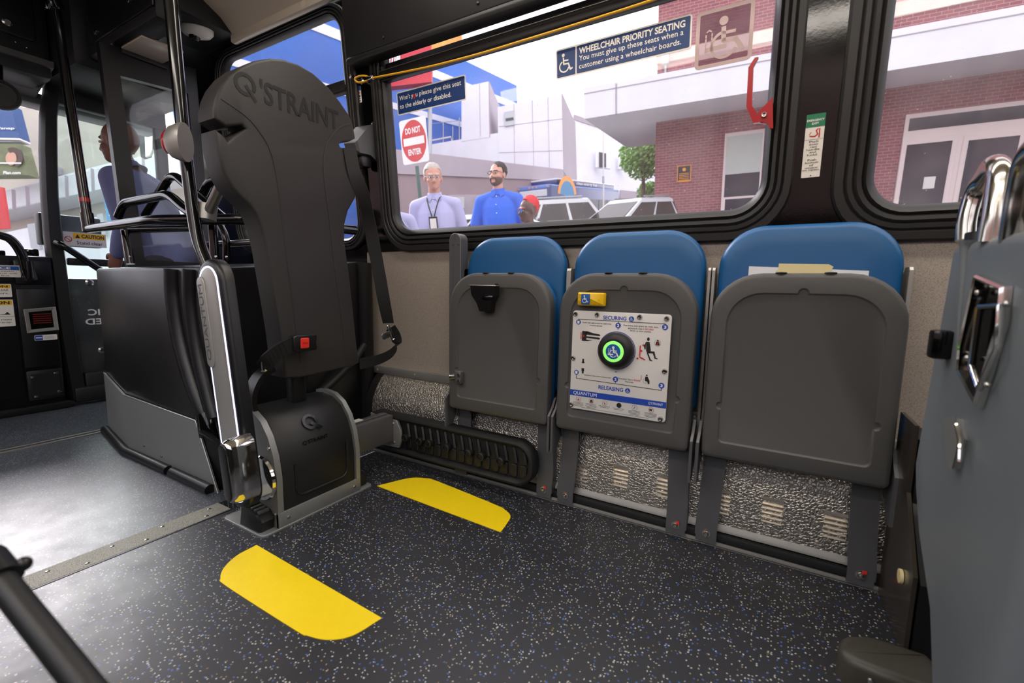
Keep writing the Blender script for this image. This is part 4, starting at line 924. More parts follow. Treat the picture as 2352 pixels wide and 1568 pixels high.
x0, x1, y0, y1 = -.272, -.112, vz(1.483), vz(1.645)
B().prism(rrect(x0, x1, y0, y1, .014, 4), -.0315, -.031, TW).fin('decal_film', 'decal', t, 0)
b = B(); Z = -.0305; cx, cy = (x0 + x1) / 2, (y0 + y1) / 2
dm = mat('faded_decal_print', (206, 182, 178), .6)
o = rrect(x0, x1, y0, y1, .014, 4); b.morph(o, inset(o, .011), [(0, Z), (1, Z)], TW)
b.disc(cx - .002, cy + .042, .0125, Z, TW, 18).stroke([(cx - .001, cy + .022), (cx + .0, cy - .012), (cx + .034, cy - .014), (cx + .052, cy - .044)], .013, Z, TW).stroke([(cx, cy + .008), (cx + .03, cy + .008)], .009, Z, TW)
b.arc(cx + .002, cy - .024, .031, .039, 95, 335, Z, TW, 26).stroke([(cx - .046, cy - .03), (cx + .006, cy - .028)], .012, Z, TW)
for k in range(5): b.stroke([(cx - .05, cy + .012 - .011 * k), (cx - .05, cy + .005 - .011 * k)], .004, Z, TW).stroke([(cx - .033, cy + .014 - .011 * k), (cx - .033, cy + .007 - .011 * k)], .004, Z, TW)
b.stroke([(cx - .048, cy + .02), (cx - .042, cy + .024), (cx - .035, cy + .02)], .004, Z, TW); b.fin('decal_symbol', dm, t, 0)
t = thing('emergency_exit_sign', 'narrow white and green emergency exit sign on the glossy black pillar', 'sign', TW @ Vector((.066, vz(1.125), .003)))
x0, x1, y0, y1 = .042, .087, vz(1.127), vz(1.296); h = y1 - y0; wd = x1 - x0
f = B().prism(rrect(x0, x1, y0, y1, .002, 2), .002, .0035, TW).fin('plate', 'text', t, 0)
B().prism([(x0, y0 + .8 * h), (x1, y0 + .8 * h), (x1, y1), (x0, y1)], .0035, .0042, TW).fin('green_header', 'green', f, 0)
b = B(); b.text('EMERGENCY', x0 + .002, x1 - .002, y0 + .885 * h, y0 + .92 * h, .0048, TW, .03).text('EXIT', x0 + .014, x1 - .014, y0 + .835 * h, y0 + .868 * h, .0048, TW, .03); b.fin('header_lettering', 'textw', f, 0)
b = B()
for k, s in enumerate(('Pull', 'down', 'red', 'handle', 'and', 'hold.', '', 'Push', 'bottom', 'of', 'window', 'to open.')):
    if s: l = .0052 * len(s) / 2; yy = y0 + (.555 - .0415 * k) * h; b.text(s, (x0 + x1) / 2 - l, (x0 + x1) / 2 + l, yy, yy + .03 * h, .0042, TW, .005)
b.flat([(x0, y0 + .602 * h), (x1, y0 + .602 * h), (x1, y0 + .606 * h), (x0, y0 + .606 * h)], .0042, TW).disc(x0 + wd / 2, y0 + .03 * h, .0016, .0042, TW, 10); b.fin('lettering', 'textk', f, 0)
b = B(); b.stroke([(x0 + .012, y0 + .66 * h), (x0 + .024, y0 + .65 * h), (x0 + .03, y0 + .68 * h), (x0 + .026, y0 + .74 * h), (x0 + .03, y0 + .765 * h)], .0028, .0042, TW).stroke([(x0 + .034, y0 + .63 * h), (x0 + .034, y0 + .765 * h)], .003, .0042, TW); b.stroke([(x0 + .01, y0 + .68 * h), (x0 + .014, y0 + .72 * h)], .0015, .0042, TW); b.fin('handle_drawing', 'textr', f, 0)
q0 = TW.inverted() @ pW(.0, 825, 201); q1 = TW.inverted() @ pW(.0, 829, 236)
t = thing('pillar_label', 'tiny blue and white label on the pillar below the yellow cord loop', 'label', TW @ Vector((q0.x, q1.y, .003)))
xc = (q0.x + q1.x) / 2; f = B().prism(rrect(xc - .011, xc + .011, q1.y, q0.y + .005, .003, 3), .002, .0035, TW).fin('plate', 'text', t, 0)
B().prism([(xc - .011, q0.y - .014), (xc + .011, q0.y - .014), (xc + .011, q0.y + .005), (xc - .011, q0.y + .005)], .0035, .004, TW).fin('blue_header', 'signblue', f, 0)
b = B(); b.disc(xc, q0.y - .024, .005, .004, TW, 12); b.fin('red_dot', 'textr', f, 0)
b = B(); b.disc(xc, q0.y - .038, .0055, .004, TW, 12).flat([(xc - .007, q1.y + .006), (xc + .007, q1.y + .006), (xc + .007, q1.y + .009), (xc - .007, q1.y + .009)], .004, TW).flat([(xc - .007, q1.y + .016), (xc + .007, q1.y + .016), (xc + .007, q1.y + .019), (xc - .007, q1.y + .019)], .004, TW); b.fin('black_marks', 'textk', f, 0)

# red emergency window handle
t = thing('emergency_window_release', 'red emergency release handle at the right edge of the main window', 'handle', TW @ Vector((-.06, vz(1.29), .02)))
def hw(px, py): q = TW.inverted() @ pW(-.03, px, py); return (q.x, q.y)
pth = [hw(*p) for p in ((1738, 133), (1725, 155), (1721, 245), (1741, 282))]
b = B(); b.loops([[TW @ Vector((p[0] + dx, p[1] + dy, z)) for dx, dy, z in ((-w_ / 2, 0, .02), (w_ / 2, 0, .02), (w_ / 2, .0, .036), (-w_ / 2, 0, .036))] for p, w_ in ((pth[0], .009), (pth[1], .013), (pth[2], .015), (pth[3], .024))])
b.fin('lever', 'red', t, 20)
bq = [hw(*p) for p in ((1738, 278), (1746, 256), (1772, 229), (1773, 292), (1769, 292), (1766, 282))]
B().prism(bq[::1] if True else bq, .0, .03, TW, .003).fin('bracket', 'red', t, 20)
B().lathe([(.007, .03), (.007, .038), (.003, .038), (.0001, .036)], TW @ Matrix.Translation((*hw(1755, 264), 0)), 14).fin('pivot_rivet', 'rivet', t)

# yellow pull cord
t = thing('pull_cord', 'yellow stop request cord stretched along the top of the main window', 'pull cord', TW @ Vector((-1.6, vz(1.67), .06)))
cp = [pW(-.065, *p) for p in ((856, 179), (930, 165), (1000, 150), (1100, 124), (1200, 94), (1350, 48), (1500, 0), (1640, -50), (1850, -130))]
B().tube(spline(cp, 4), .0042, 8).fin('cord', 'cord', t)
lp = spline([pW(-.065, *p) for p in ((848, 177), (835, 174), (822, 176), (815, 182), (822, 189), (835, 188), (848, 183))], 4)
B().tube(lp, .0042, 8).fin('cord_loop', 'cord', t)
q = TW.inverted() @ pW(-.065, 851, 180); B().box(q.x - .016, q.x + .016, q.y - .008, q.y + .008, q.z - .007, q.z + .009, .002, TW).fin('cord_clamp', 'chrome', t)
q = TW.inverted() @ pW(-.03, 821, 182); B().lathe([(.014, 0), (.014, .006), (.005, .01), (.005, .07), (.009, .072), (.0001, .075)], TW @ Matrix.Translation((q.x, q.y, 0)), 14).fin('eye_bolt', 'chrome', t)

# ------------------------------------------------------------------ grey seat back at the right, its pedestal
rs = thing('passenger_seat', 'tall grey moulded seat back with chrome grab handles at the right edge', 'seat', (.40, 1.02, 0))
Xs = .30
ol = [(2133, 1568), (2128, 1400), (2104, 1230), (2097, 1120), (2097, 1060), (2118, 940), (2143, 800), (2165, 680), (2182, 580), (2188, 562), (2205, 553)]
left = [(pX(Xs, *p).y, pX(Xs, *p).z) for p in ol]
rightY = .79
rightp = [(rightY + .04, left[-1][1] - .03), (rightY, .80), (rightY, .58), (rightY + .01, .34), (rightY + .03, .10), (rightY + .05, -.0)]
left = [(1.0, 0.0)] + left
outl = [(y, z) for y, z in left]          # bottom to top on the wall side
full = (rightp[::-1] + [(rightY + .08, left[-1][1] - .012)] + outl[::-1]) if False else None
# outline counter-clockwise seen from the front of the bus is mirrored, build in a frame facing -X
FMX = fr((Xs, 0, 0), (0, -1, 0), (0, 0, 1))
poly = [(-y, z) for y, z in outl] + [(-y, z) for y, z in [(rightY + .09, left[-1][1] - .008)] + rightp]
poly = poly[::-1]
sh = B().prism(poly, -.07, 0, FMX, .022).fin('seat_shell', mat('blue_grey_shell', (108, 114, 117), .42, bump=.1, bscale=500), rs, 45)
b = B(); b.tube(spline([pX(Xs - .0, *p) for p in ((2222, 552), (2219, 575), (2213, 650), (2205, 740), (2200, 800))], 5), [.012, .002], 10); b.fin('moulded_crease', M_['blue_grey_shell'] if 'blue_grey_shell' in M_ else MATS['blue_grey_shell'], sh)
# chrome grab handles
for px0, d0, pts in ((2218, .93, [(2218, 552, .93), (2222, 500, .93), (2240, 440, .92), (2262, 405, .88), (2282, 378, .80), (2296, 388, .76), (2293, 430, .755), (2283, 500, .755), (2272, 556, .76)]),
                     (2325, .70, [(2326, 556, .70), (2334, 500, .69), (2346, 430, .68), (2362, 365, .66), (2395, 330, .62), (2430, 350, .60), (2440, 450, .60), (2435, 560, .60)])):
    c = [pD(*p) for p in pts]; B().tube(spline(c, 5), .0165, 16).fin('grab_handle', 'satin', rs)
B().tube([pX(Xs, 2216, 556) + Vector((.02, 0, -.01)), pX(Xs, 2216, 548) + Vector((.02, 0, .01))], .021, 14).fin('handle_collar', 'black', rs)
# chrome framed recess, knob and latch on the shell
def rx(px, py, dz=0): q = FMX.inverted() @ pX(Xs, px, py); return (q.x, q.y)
rc = [rx(*p) for p in ((2262, 642), (2322, 668), (2316, 740), (2262, 920), (2222, 850), (2226, 800))]
b = B().loops([[FMX @ Vector((*p, z)) for p in inset(rc[::1], d)] for d, z in ((0, 0), (0, .012), (.004, .014), (.007, .010), (.008, .001))], False); b.fin('latch_frame', 'chrome', rs, 30)
B().flat(inset(rc, .006), .002, FMX).fin('latch_recess', 'gloss', rs, 0)
B().tube([pX(Xs - .012, *p) for p in ((2252, 705), (2300, 702), (2292, 800), (2250, 892), (2232, 838), (2250, 705))], .005, 8).fin('latch_bail', 'chrome', rs)
b = B()
for p in ((2246, 672), (2312, 698), (2222, 822), (2268, 884)): b.ball(pX(Xs - .012, *p), .005)
b.fin('latch_screws', 'rivet', rs)
q = rx(2182, 792); B().box(q[0] - .016, q[0] + .016, q[1] - .028, q[1] + .028, -.002, .03, .006, FMX).fin('release_knob', 'gloss', rs)
q = [rx(*p) for p in ((2190, 966), (2212, 962), (2222, 1010), (2206, 1078), (2194, 1050))]
B().prism(q, -.002, .012, FMX, .004).fin('hook_plate', 'steel', rs)
B().tube([pX(Xs - .014, *p) for p in ((2198, 975), (2206, 1010), (2204, 1060))], .004, 8).fin('hook', 'chrome', rs)
B().box(.375, .45, .82, 1.08, .0, .5, .02).fin('seat_column', 'blackmatte', rs)
pd = thing('seat_pedestal', 'dark pedestal box with rounded foot bumper on the floor at lower right', 'pedestal', (.34, 1.25, 0))
pq = [(1.2, .0), (1.462, .0), (1.462, .5), (1.325, .5), (1.325, .34), (1.2, .20)]
B().prism([(y, z * .93) for y, z in pq], -.11, -.002, fr((.314, 0, 0), (0, 1, 0), (0, 0, 1)) @ Matrix.Translation((0, 0, .112))).fin('pedestal_box', 'blackmatte', pd)
bo = [(v.x, v.y) for v in fillet([(.34, 1.055, 0), (.34, 1.17, 0), (.235, 1.17, 0), (.185, 1.14, 0), (.172, 1.09, 0), (.19, 1.062, 0), (.24, 1.055, 0), (.34, 1.055, 0)][:-1], .02, 4)]
fb = B().prism(bo, 0, .062, FZ(0), .018).fin('foot_bumper', mat('olive_grey_moulding', (58, 55, 48), .45), pd)
B().lathe([(.006, 0), (.005, .004), (.0001, .005)], fr((.225, 1.056, .035), (1, 0, 0), (0, 0, 1)), 12).fin('bumper_screw', 'rivet', fb)
B().prism(pq, 0, .008, FX(.303)).fin('edge_panel', mat('smoked_panel', (58, 52, 46), .2), pd)
B().lathe([(.0001, 0), (.016, .0), (.016, .006), (.0001, .008)], fr((.302, 1.27, .16), (0, -1, 0), (0, 0, 1)), 16).fin('cap', 'tape', pd)
# dark stand leg close to the camera
k1 = pD(22, 1357, .47); k2 = pD(190, 1568, .42); dv = k2 - k1; e = k2 + dv * ((k2.z - .012) / (k1.z - k2.z)); a = k1 - dv * 3
lg = thing('stand_leg', 'out of focus black stand leg with a clamp crossing the lower left corner', 'tripod leg', e)
kc = k1 - dv * .28
B().tube([a, kc], .010, 14).tube([kc, e], .0125, 16).fin('leg_tube', 'blackmatte', lg)
B().tube([kc - dv * .12, kc + dv * .16], .018, 14).fin('clamp_collar', 'black', lg)
B().tube([kc + Vector((.0, 0, .0)), kc + RIGHT * .022 + FWD * .01], .006, 10).ball(kc + RIGHT * .023 + FWD * .01, .008).fin('clamp_knob', 'black', lg)
B().tube([e + Vector((-.004, 0, .012)), e + Vector((.0, 0, -.012))], .024, 14).fin('rubber_foot', 'rubber', lg)

# ------------------------------------------------------------------ dash fittings
def dsh(py_pts, X=-3.75): return [(pX(X, *p).y, pX(X, *p).z) for p in py_pts]
FD = FX(-3.747)
def label(name, lab, y0, y1, z0, z1, X=-3.745):
    t = thing(name, lab, 'sign', (X, (y0 + y1) / 2, z0)); M = FX(X); B().prism(rrect(y0, y1, z0, z1, .004, 3), -.001, .0012, M).fin('plate', 'text', t, 0); return t, M
t, M = label('notice_sign', 'white notice sign with a blue header on the black dash', .60, .822, .80, .866)
B().prism(rrect(.604, .818, .84, .862, .002, 2), .0012, .0018, M).fin('blue_header', 'signblue', t, 0)
b = B(); b.text('NOTICE', .655, .785, .8435, .8585, .0022, M, .03); b.fin('header_lettering', 'textw', t, 0)
b = B()
for k, s in enumerate(('Upon request', 'operator will', 'lower bus.')): b.text(s, .69, .69 + .009 * len(s), .829 - .0115 * k - .001, .829 - .0115 * k + .007, .0016, M, .004)
b.fin('lettering', 'textk', t, 0)
for nm, lab, z0, z1, hdr, ls, y1 in (('caution_sign', 'yellow headed caution sign just below the notice sign', .688, .762, .024, ('STAND CLEAR', 'of doors.'), .779), ('caution_sign', 'larger yellow headed caution sign with a ramp warning under the first', .523, .674, .03, ('when section rises', 'or under ramp.'), .779)):
    t, M = label(nm, lab, .56, y1, z0, z1, -3.744)
    B().prism(rrect(.564, y1 - .004, z1 - hdr, z1 - .004, .002, 2), .0012, .0018, M).fin('yellow_header', 'signyel', t, 0)
    b = B(); b.text('CAUTION', .615, .765, z1 - hdr + .004, z1 - .008, .0022, M, .03)
    yb = z0 + .034
    for k, s in enumerate(ls): b.text(s, y1 - .012 - .0098 * len(s), y1 - .012, yb - .017 * k, yb - .017 * k + .011, .0016, M, .006)
    if z1 - z0 > .1: b.flat([(.715, z0 + .066), (.765, z0 + .066), (.752, z0 + .082), (.742, z0 + .07)], .0016, M); b.flat([(.56, z0 + .054), (y1, z0 + .054), (y1, z0 + .0555), (.56, z0 + .0555)], .0016, M)
    b.fin('lettering', 'textk', t, 0)
t = thing('message_display', 'small dark display with faint red text in a silver frame on the dash', 'display', (-3.75, .885, .475))
o4 = [(.822, .477), (.957, .487), (.953, .628), (.817, .616)]
fq = B().loops([[FX(-3.75) @ Vector((*p, z)) for p in inset(o4, d)] for d, z in ((0, -.002), (0, .006), (.003, .008), (.018, .006), (.02, .0))], False).fin('frame', 'silver', t, 0)
sc = B().flat(inset(o4, .018), .002, FX(-3.75)).fin('screen', 'dark', t, 0)
b = B()
for k in range(5): b.flat([(.852, .583 - .013 * k), (.93, .584 - .013 * k), (.93, .5895 - .013 * k), (.852, .5885 - .013 * k)], .0028, FX(-3.75))
b.fin('red_message', 'redled', sc, 0)
t, M = label('maker_label', 'tiny blue and white label below the dash display', .85, .947, .43, .462, -3.749)
B().prism(rrect(.852, .884, .432, .460, .001, 2), .0012, .0018, M).fin('blue_block', 'textb', t, 0)
b = B(); b.text('NOTICE', .854, .882, .441, .449, .0022, M, .02) if False else b.flat([(.855, .444), (.881, .444), (.881, .449), (.855, .449)], .0022, M); b.fin('white_mark', 'textw', t, 0)
b = B()
for k in range(3): b.flat([(.89, .450 - .007 * k), (.935, .450 - .007 * k), (.935, .4515 - .007 * k), (.89, .4515 - .007 * k)], .0016, M)
b.fin('blue_lines', 'textb', t, 0)
t = thing('speaker_grille', 'square black speaker grille with four silver clips low on the dash', 'speaker', (-3.75, .87, .08))
B().box(-3.765, -3.745, .797, .955, .07, .255, .012).fin('grille_frame', 'blackmatte', t)
b = B().box(-3.747, -3.742, .815, .937, .092, .233)
for k in range(9):
    for j in range(10): b.lathe([(.004, .0), (.003, .002), (.0001, .002)], FX(-3.742) @ Matrix.Translation((.826 + k * .0125, .102 + j * .0135, 0)), 6)
b.fin('mesh', 'rubber', t)
for y, z in ((.822, .215), (.922, .225), (.828, .098), (.93, .112)): B().box(-3.742, -3.736, y - .01, y + .01, z - .006, z + .006, .002).fin('clip', 'rivet', t)
t = thing('dash_handrail', 'curved black handrail rising over the dash beside the notice sign', 'handrail', (-3.70, .87, .75))
B().tube(spline([pX(-3.68, *p) for p in ((-60, 528), (0, 540), (28, 553), (50, 585), (60, 625), (70, 640))], 6), .022, 14).tube([pX(-3.68, 62, 600), pX(-3.68, 66, 640)], .024, 14).fin('rail', 'pole', t)
B().tube([pX(-3.69, 62, 618), pX(-3.70, 70, 642)], .03, 14).fin('rail_foot', 'blackmatte', t)
t = thing('interior_mirror', 'round black mirror under the overhead housing at the left edge', 'mirror', (-3.6, .80, 1.75))
MM = fr(pX(-3.55, 2, 217), (.2, 1, 0), (0, 0, 1))
B().lathe([(.065, -.02), (.075, -.005), (.072, .012), (.06, .014), (.058, .008), (.0001, .008)], MM, 28).fin('mirror_shell', 'blackmatte', t)
B().tube([pX(-3.55, 2, 200), Vector((-3.58, .80, 1.90))], .01, 10).fin('mirror_arm', 'pole', t)
t = thing('exterior_mirror', 'black exterior mirror outside the open door above the driver shoulder', 'mirror', pD(345, 400, 4.0))
m0 = [pD(*p) for p in ((327, 270, 4.0), (345, 272, 4.0), (353, 300, 4.0), (354, 345, 4.0), (348, 362, 4.0), (334, 366, 4.0), (329, 320, 4.0))]
B().solid(m0, FWD * -.05).fin('mirror_shell', 'blackmatte', t, 30)
mi = [pD(*p) for p in ((331, 276, 3.94), (343, 278, 3.94), (350, 302, 3.94), (350, 342, 3.94), (344, 356, 3.94), (334, 360, 3.94))]
B().solid(mi, FWD * .02).fin('mirror_glass', 'chrome', t, 0)
B().tube([Vector((-4.0, 1.6, 2.0)), pD(330, 150, 4.0), pD(334, 275, 4.0)], .03, 12).fin('mirror_arm', 'blackmatte', t)
t = thing('fare_device', 'black dash equipment box with a yellow caution strip seen through the door glass', 'device', pX(-4.05, 200, 545))
a = pX(-4.05, 138, 492); e = pX(-4.05, 238, 560)
B().box(-4.15, -4.06, a.y - .1, e.y, e.z - .03, a.z, .01).fin('device_body', 'blackmatte', t)
# ------------------------------------------------------------------ the street outside
XM = dict(
 xwhite=mat('pale_cladding', (226, 226, 232), .7, var=.03, vscale=.6), xlav=mat('grey_wall_and_shade', (170, 160, 168), .85, var=.05, vscale=.7),  # grey also colours the pale blocks' side faces as painted shade
 xpink=mat('taupe_wall', (150, 132, 136), .85, var=.05, vscale=.7), xblue=mat('blue_cladding', (58, 110, 196), .6, var=.05, vscale=.5),
 xstripe=mat('white_stripe', (232, 234, 240), .6), xbeige=mat('beige_render', (198, 190, 176), .85, var=.05, vscale=.6), xcream=mat('stone_course', (188, 166, 156), .8),
 xasph=mat('asphalt', (92, 92, 96), .9, var=.15, vscale=3), xwalk=mat('pavement', (160, 156, 150), .9, var=.08, vscale=2),
 xglass=mat('dark_window_glass', (44, 46, 58), .12), xframe=mat('pale_window_frame', (226, 208, 204), .6), xblind=mat('roller_blind', (188, 192, 186), .8),
 xsign=mat('sign_red', (206, 48, 52), .45), xred=mat('billboard_red', (206, 50, 62), .5), xorange=mat('billboard_orange', (226, 160, 80), .6, var=.3, vscale=2),
 xpost=mat('green_sign_post', (70, 100, 92), .5), xmetal=mat('galvanised_metal', (170, 174, 178), .45, metal=.6), xdkblue=mat('billboard_blue', (40, 82, 140), .5, var=.15, vscale=3),
 xleaf=mat('leaf_green', (146, 190, 104), .7, var=.25, vscale=4), xbark=mat('bark', (92, 74, 60), .9, var=.2), xcyan=mat('banner_blue', (70, 150, 200), .6),
 carw=mat('white_car_paint', (224, 228, 232), .2, coat=.5), cars=mat('silver_car_paint', (196, 196, 196), .22, coat=.5, metal=.3), tyre=mat('tyre_rubber', (24, 24, 24), .8), carg=mat('car_window', (52, 46, 44), .08),
 busn=mat('bus_navy_paint', (40, 52, 120), .3, coat=.4), busb=mat('bus_light_blue', (96, 140, 214), .3, coat=.4), buso=mat('bus_orange', (248, 160, 30), .4), amber=mat('amber_lens', (255, 160, 60), .3))
M_.update(XM)
camS = toS(CAM)
def dz(px, py, zp): r = _ray(px, py); return (zp - camS.z) / r.dot(SZ)
def Zs(px, py, zp): return pD(px, py, dz(px, py, zp))
struct(B().loops([[S(-60, y, z) for y, z in ((.25, .0), (.25, .15), (8.4, .15), (8.4, 0))], [S(40, y, z) for y, z in ((.25, .0), (.25, .15), (8.4, .15), (8.4, 0))]]).fin('floor', 'xwalk', smooth=0))
struct(B().loops([[S(-60, y, z) for y, z in ((8.4, .0), (8.4, .4), (20.5, .4), (20.5, .85), (70, .85), (70, 0))], [S(40, y, z) for y, z in ((8.4, .0), (8.4, .4), (20.5, .4), (20.5, .85), (70, .85), (70, 0))]]).fin('floor', 'xasph', smooth=0))
struct(B().loops([[S(x, y, z) for x, y in ((-60, -30), (40, -30), (40, .25), (-60, .25))] for z in (-.1, .0)]).fin('floor', 'xasph', smooth=0))

# brick building with canopy, window and doors
bo = pD(1502, 500, 14.0); zc = toS(pD(1502, 292, 14.0)).z
c0 = Zs(1342, 273, zc); c1 = Zs(2352, 113, zc); fx = (c1 - c0); fx = (fx - SZ * fx.dot(SZ)).normalized(); fn = fx.cross(SZ)
if fn.dot(FWD) > 0: fn = -fn
bo = bo - SZ * (toS(bo).z - .4); FB = Matrix(((fx.x, SZ.x, fn.x, bo.x), (fx.y, SZ.y, fn.y, bo.y), (fx.z, SZ.z, fn.z, bo.z), (0, 0, 0, 1))); FBi = FB.inverted()
def fb(px, py, off=0):
    q = FBi @ _on(fn, fn.dot(bo) + off, px, py); return (q.x, q.y)
bk_ = thing('brick_building', 'red brick building with a white canopy across the street', 'building', bo)
brick_mat('red_brick', (152, 88, 90), (134, 74, 80), (166, 140, 142), FB); M_['brick'] = MATS['red_brick']
B().loops([[FB @ Vector(p) for p in ((0, 0, z), (30, 0, z), (30, 14, z), (0, 14, z))] for z in (-8, 0)]).fin('brick_wall', 'brick', bk_, 0, uvM=FB)
a = fb(1504, 148); e = fb(1504, 128)
B().box(-.04, 30, a[1], e[1] + .06, -.1, .05, 0, FB).fin('stone_course', 'xcream', bk_, 0)
cxv, cnv = fx, fn
d_t = dz(1763, 214, zc); ht = toS(pD(1763, 138, d_t)).z - zc
FCn = Matrix(((cxv.x, SZ.x, cnv.x, c0.x), (cxv.y, SZ.y, cnv.y, c0.y), (cxv.z, SZ.z, cnv.z, c0.z), (0, 0, 0, 1)))
dep = abs((FBi @ c1).z) + .3
cn_ = B().box(0, 30, 0, ht, -6, 0, 0, FCn).fin('canopy', 'xwhite', bk_, 0)
B().box(-.0, 30, ht * .80, ht * .825, -.1, .012, 0, FCn).box(.86, .90, 0, ht * .95, -.1, .012, 0, FCn).fin('panel_joints', 'xlav', cn_, 0)
a = fb(1655, 488); e = fb(1757, 296); 
wf = B().box(a[0], e[0], a[1] - .9, e[1], -.06, .05, 0, FB).fin('window_frame', 'xframe', bk_, 0)
a1 = fb(1664, 430); e1 = fb(1752, 305); B().box(a1[0], e1[0], a1[1] - .28, e1[1], .04, .056, 0, FB).fin('window_glass', 'xglass', wf, 0)
m1 = fb(1664, 402); B().box(a1[0], e1[0], m1[1], e1[1], .05, .066, 0, FB).fin('roller_blind', 'xblind', wf, 0)
a1 = fb(1664, 484); m1 = fb(1664, 458); B().box(a1[0], e1[0], a1[1] - .2, m1[1], .04, .056, 0, FB).fin('window_glass', 'xglass', wf, 0)
a = fb(1555, 418); e = fb(1588, 378); pq = B().box(a[0], e[0], a[1], e[1], 0, .03, 0, FB).fin('plaque_frame', 'buso', bk_, 0)
B().box(a[0] + .02, e[0] - .02, a[1] + .025, e[1] - .02, .0, .036, 0, FB).fin('plaque', 'xglass', pq, 0)
b = B(); uu = (a[0] + e[0]) / 2; b.disc(uu, e[1] - .12, .05, .038, FB, 14)
for k in range(6): b.flat([(uu - .14, e[1] - .24 - .045 * k), (uu + .14, e[1] - .24 - .045 * k), (uu + .14, e[1] - .225 - .045 * k), (uu - .14, e[1] - .225 - .045 * k)], .038, FB)
b.fin('plaque_text', 'buso', pq, 0)
a = fb(1521, 152); B().box(a[0], a[0] + .2, a[1], a[1] + .25, 0, .2, .02, FB).tube([FB @ Vector((a[0] + .1, a[1] - .8, .05)), FB @ Vector((a[0] + .1, a[1], .05))], .03, 8).fin('wall_lamp', 'xmetal', bk_)
# double door with transom
L0 = fb(2050, 470); R0 = fb(2338, 470); T0 = fb(2050, 268)
df = B().box(L0[0], R0[0], .0, T0[1], -.05, .05, 0, FB).fin('door_frame', 'xframe', bk_, 0)
t0 = fb(2058, 305); t1 = fb(2058, 277); B().box(L0[0] + .08, R0[0] - .08, t0[1], t1[1], .04, .056, 0, FB).fin('transom_glass', 'xglass', df, 0)
for p0, p1, q in ((2061, 2160, 336), (2196, 2307, 326)):
    u0 = fb(p0, 470)[0]; u1 = fb(p1, 470)[0]; v1 = fb(p0, q)[1]
    dl = B().box(u0 - .1, u1 + .1, .05, v1 + .12, .03, .07, .01, FB).fin('door_leaf', 'xframe', bk_, 0)
    B().box(u0, u1, .3, v1, .06, .076, 0, FB).fin('door_glass', 'xglass', dl, 0)
u = fb(2130, 420); B().box(u[0] - .1, u[0] + .12, u[1] - .14, u[1] + .14, .075, .082, 0, FB).fin('door_notice', 'white', bk_, 0)

# pale stepped building
def block(name, m, pts, d, back, rt_, parent, sm=0): return B().solid([pD(x, y, d) for x, y in pts], FWD * back + RIGHT * rt_).fin(name, m, parent, sm)
wb = thing('pale_building', 'pale stepped building with a grey lower wall behind the two standing men', 'building', S(-14, 21, .62))
block('upper_block', 'xwhite', [(1060, 200), (1122, 187), (1124, 315), (1060, 325)], 31, 5, .96, wb)
mb_ = block('main_block', 'xwhite', [(1143, 246), (1290, 215), (1294, 395), (1145, 380)], 31, 5, 1.78, wb)
block('low_block', 'xwhite', [(880, 350), (1063, 319), (1150, 304), (1150, 395), (880, 380)], 31.02, 5, 0, wb)
b = B()
for p, q in (((1101, 192), (1103, 312)), ((1180, 238), (1182, 385)), ((1222, 230), (1226, 385)), ((1258, 222), (1262, 388))): b.solid([pD(p[0], p[1], 30.98), pD(p[0] + .8, p[1], 30.98), pD(q[0] + .8, q[1], 30.98), pD(q[0], q[1], 30.98)], FWD * .04)
for y0, y1 in ((290, 272), (350, 345)): b.solid([pD(1146, y0, 30.98), pD(1292, y1, 30.98), pD(1292, y1 + .8, 30.98), pD(1146, y0 + .8, 30.98)], FWD * .04)
b.fin('panel_joints', 'xlav', mb_, 0)
vA = FWD * 5 + RIGHT * .96; vB = FWD * 5 + RIGHT * 1.78
B().solid([pD(1122, 187, 31), pD(1122, 187, 31) + vA, pD(1124, 315, 31) + vA, pD(1124, 315, 31)], RIGHT * .06).fin('shaded_side_wall', 'xlav', wb, 0)  # side face coloured grey: its shade is put into the colour
B().solid([pD(1290, 215, 31), pD(1290, 215, 31) + vB, pD(1294, 395, 31) + vB, pD(1294, 395, 31)], RIGHT * .06).fin('shaded_side_wall', 'xlav', mb_, 0)  # main block's side, shade painted with the same grey
wn = block('window', 'xmetal', [(1158, 257), (1181, 253), (1182, 286), (1160, 290)], 30.9, .1, 0, wb); block('window_glass', 'xglass', [(1161, 272), (1179, 269), (1180, 274), (1162, 277)], 30.85, .05, 0, wn)
gw = B().solid([pD(870, 338, 22), pD(1294, 389, 30.6), pD(1294, 415, 30.6), pD(870, 397, 22)], FWD * .5).fin('upper_wall_band', 'xlav', wb, 0)
B().solid([pD(870, 396, 22.1), pD(1294, 412, 30.7), pD(1294, 560, 30.7), pD(870, 560, 22.1)], FWD * .5).fin('lower_wall', 'xpink', wb, 0)
sd_ = B().solid([pD(1030, 447, 24.6), pD(1130, 447, 26.3), pD(1130, 545, 26.3), pD(1030, 545, 24.6)], FWD * .3).fin('shop_front', 'xlav', wb, 0)
for p0, p1, y0, y1, d in ((1043, 1066, 452, 478, 24.6), (1043, 1066, 484, 502, 24.6), (1096, 1110, 450, 478, 25.5)): B().solid([pD(p0, y0, d), pD(p1, y0, d), pD(p1, y1, d), pD(p0, y1, d)], FWD * .1).fin('shop_window', 'xblind', sd_, 0)
rb = thing('pale_side_building', 'long pale building with shuttered windows behind the parked bus', 'building', S(-8, 30, .62))
B().solid([pD(1318, 272, 35), pD(1540, 346, 48), pD(1540, 540, 48), pD(1318, 540, 35)], FWD * 4).fin('wall', 'xwhite', rb, 0)
B().solid([pD(1318, 262, 34.9), pD(1540, 338, 47.9), pD(1540, 348, 47.9), pD(1318, 274, 34.9)], FWD * 4.2).fin('parapet', 'xlav', rb, 0)
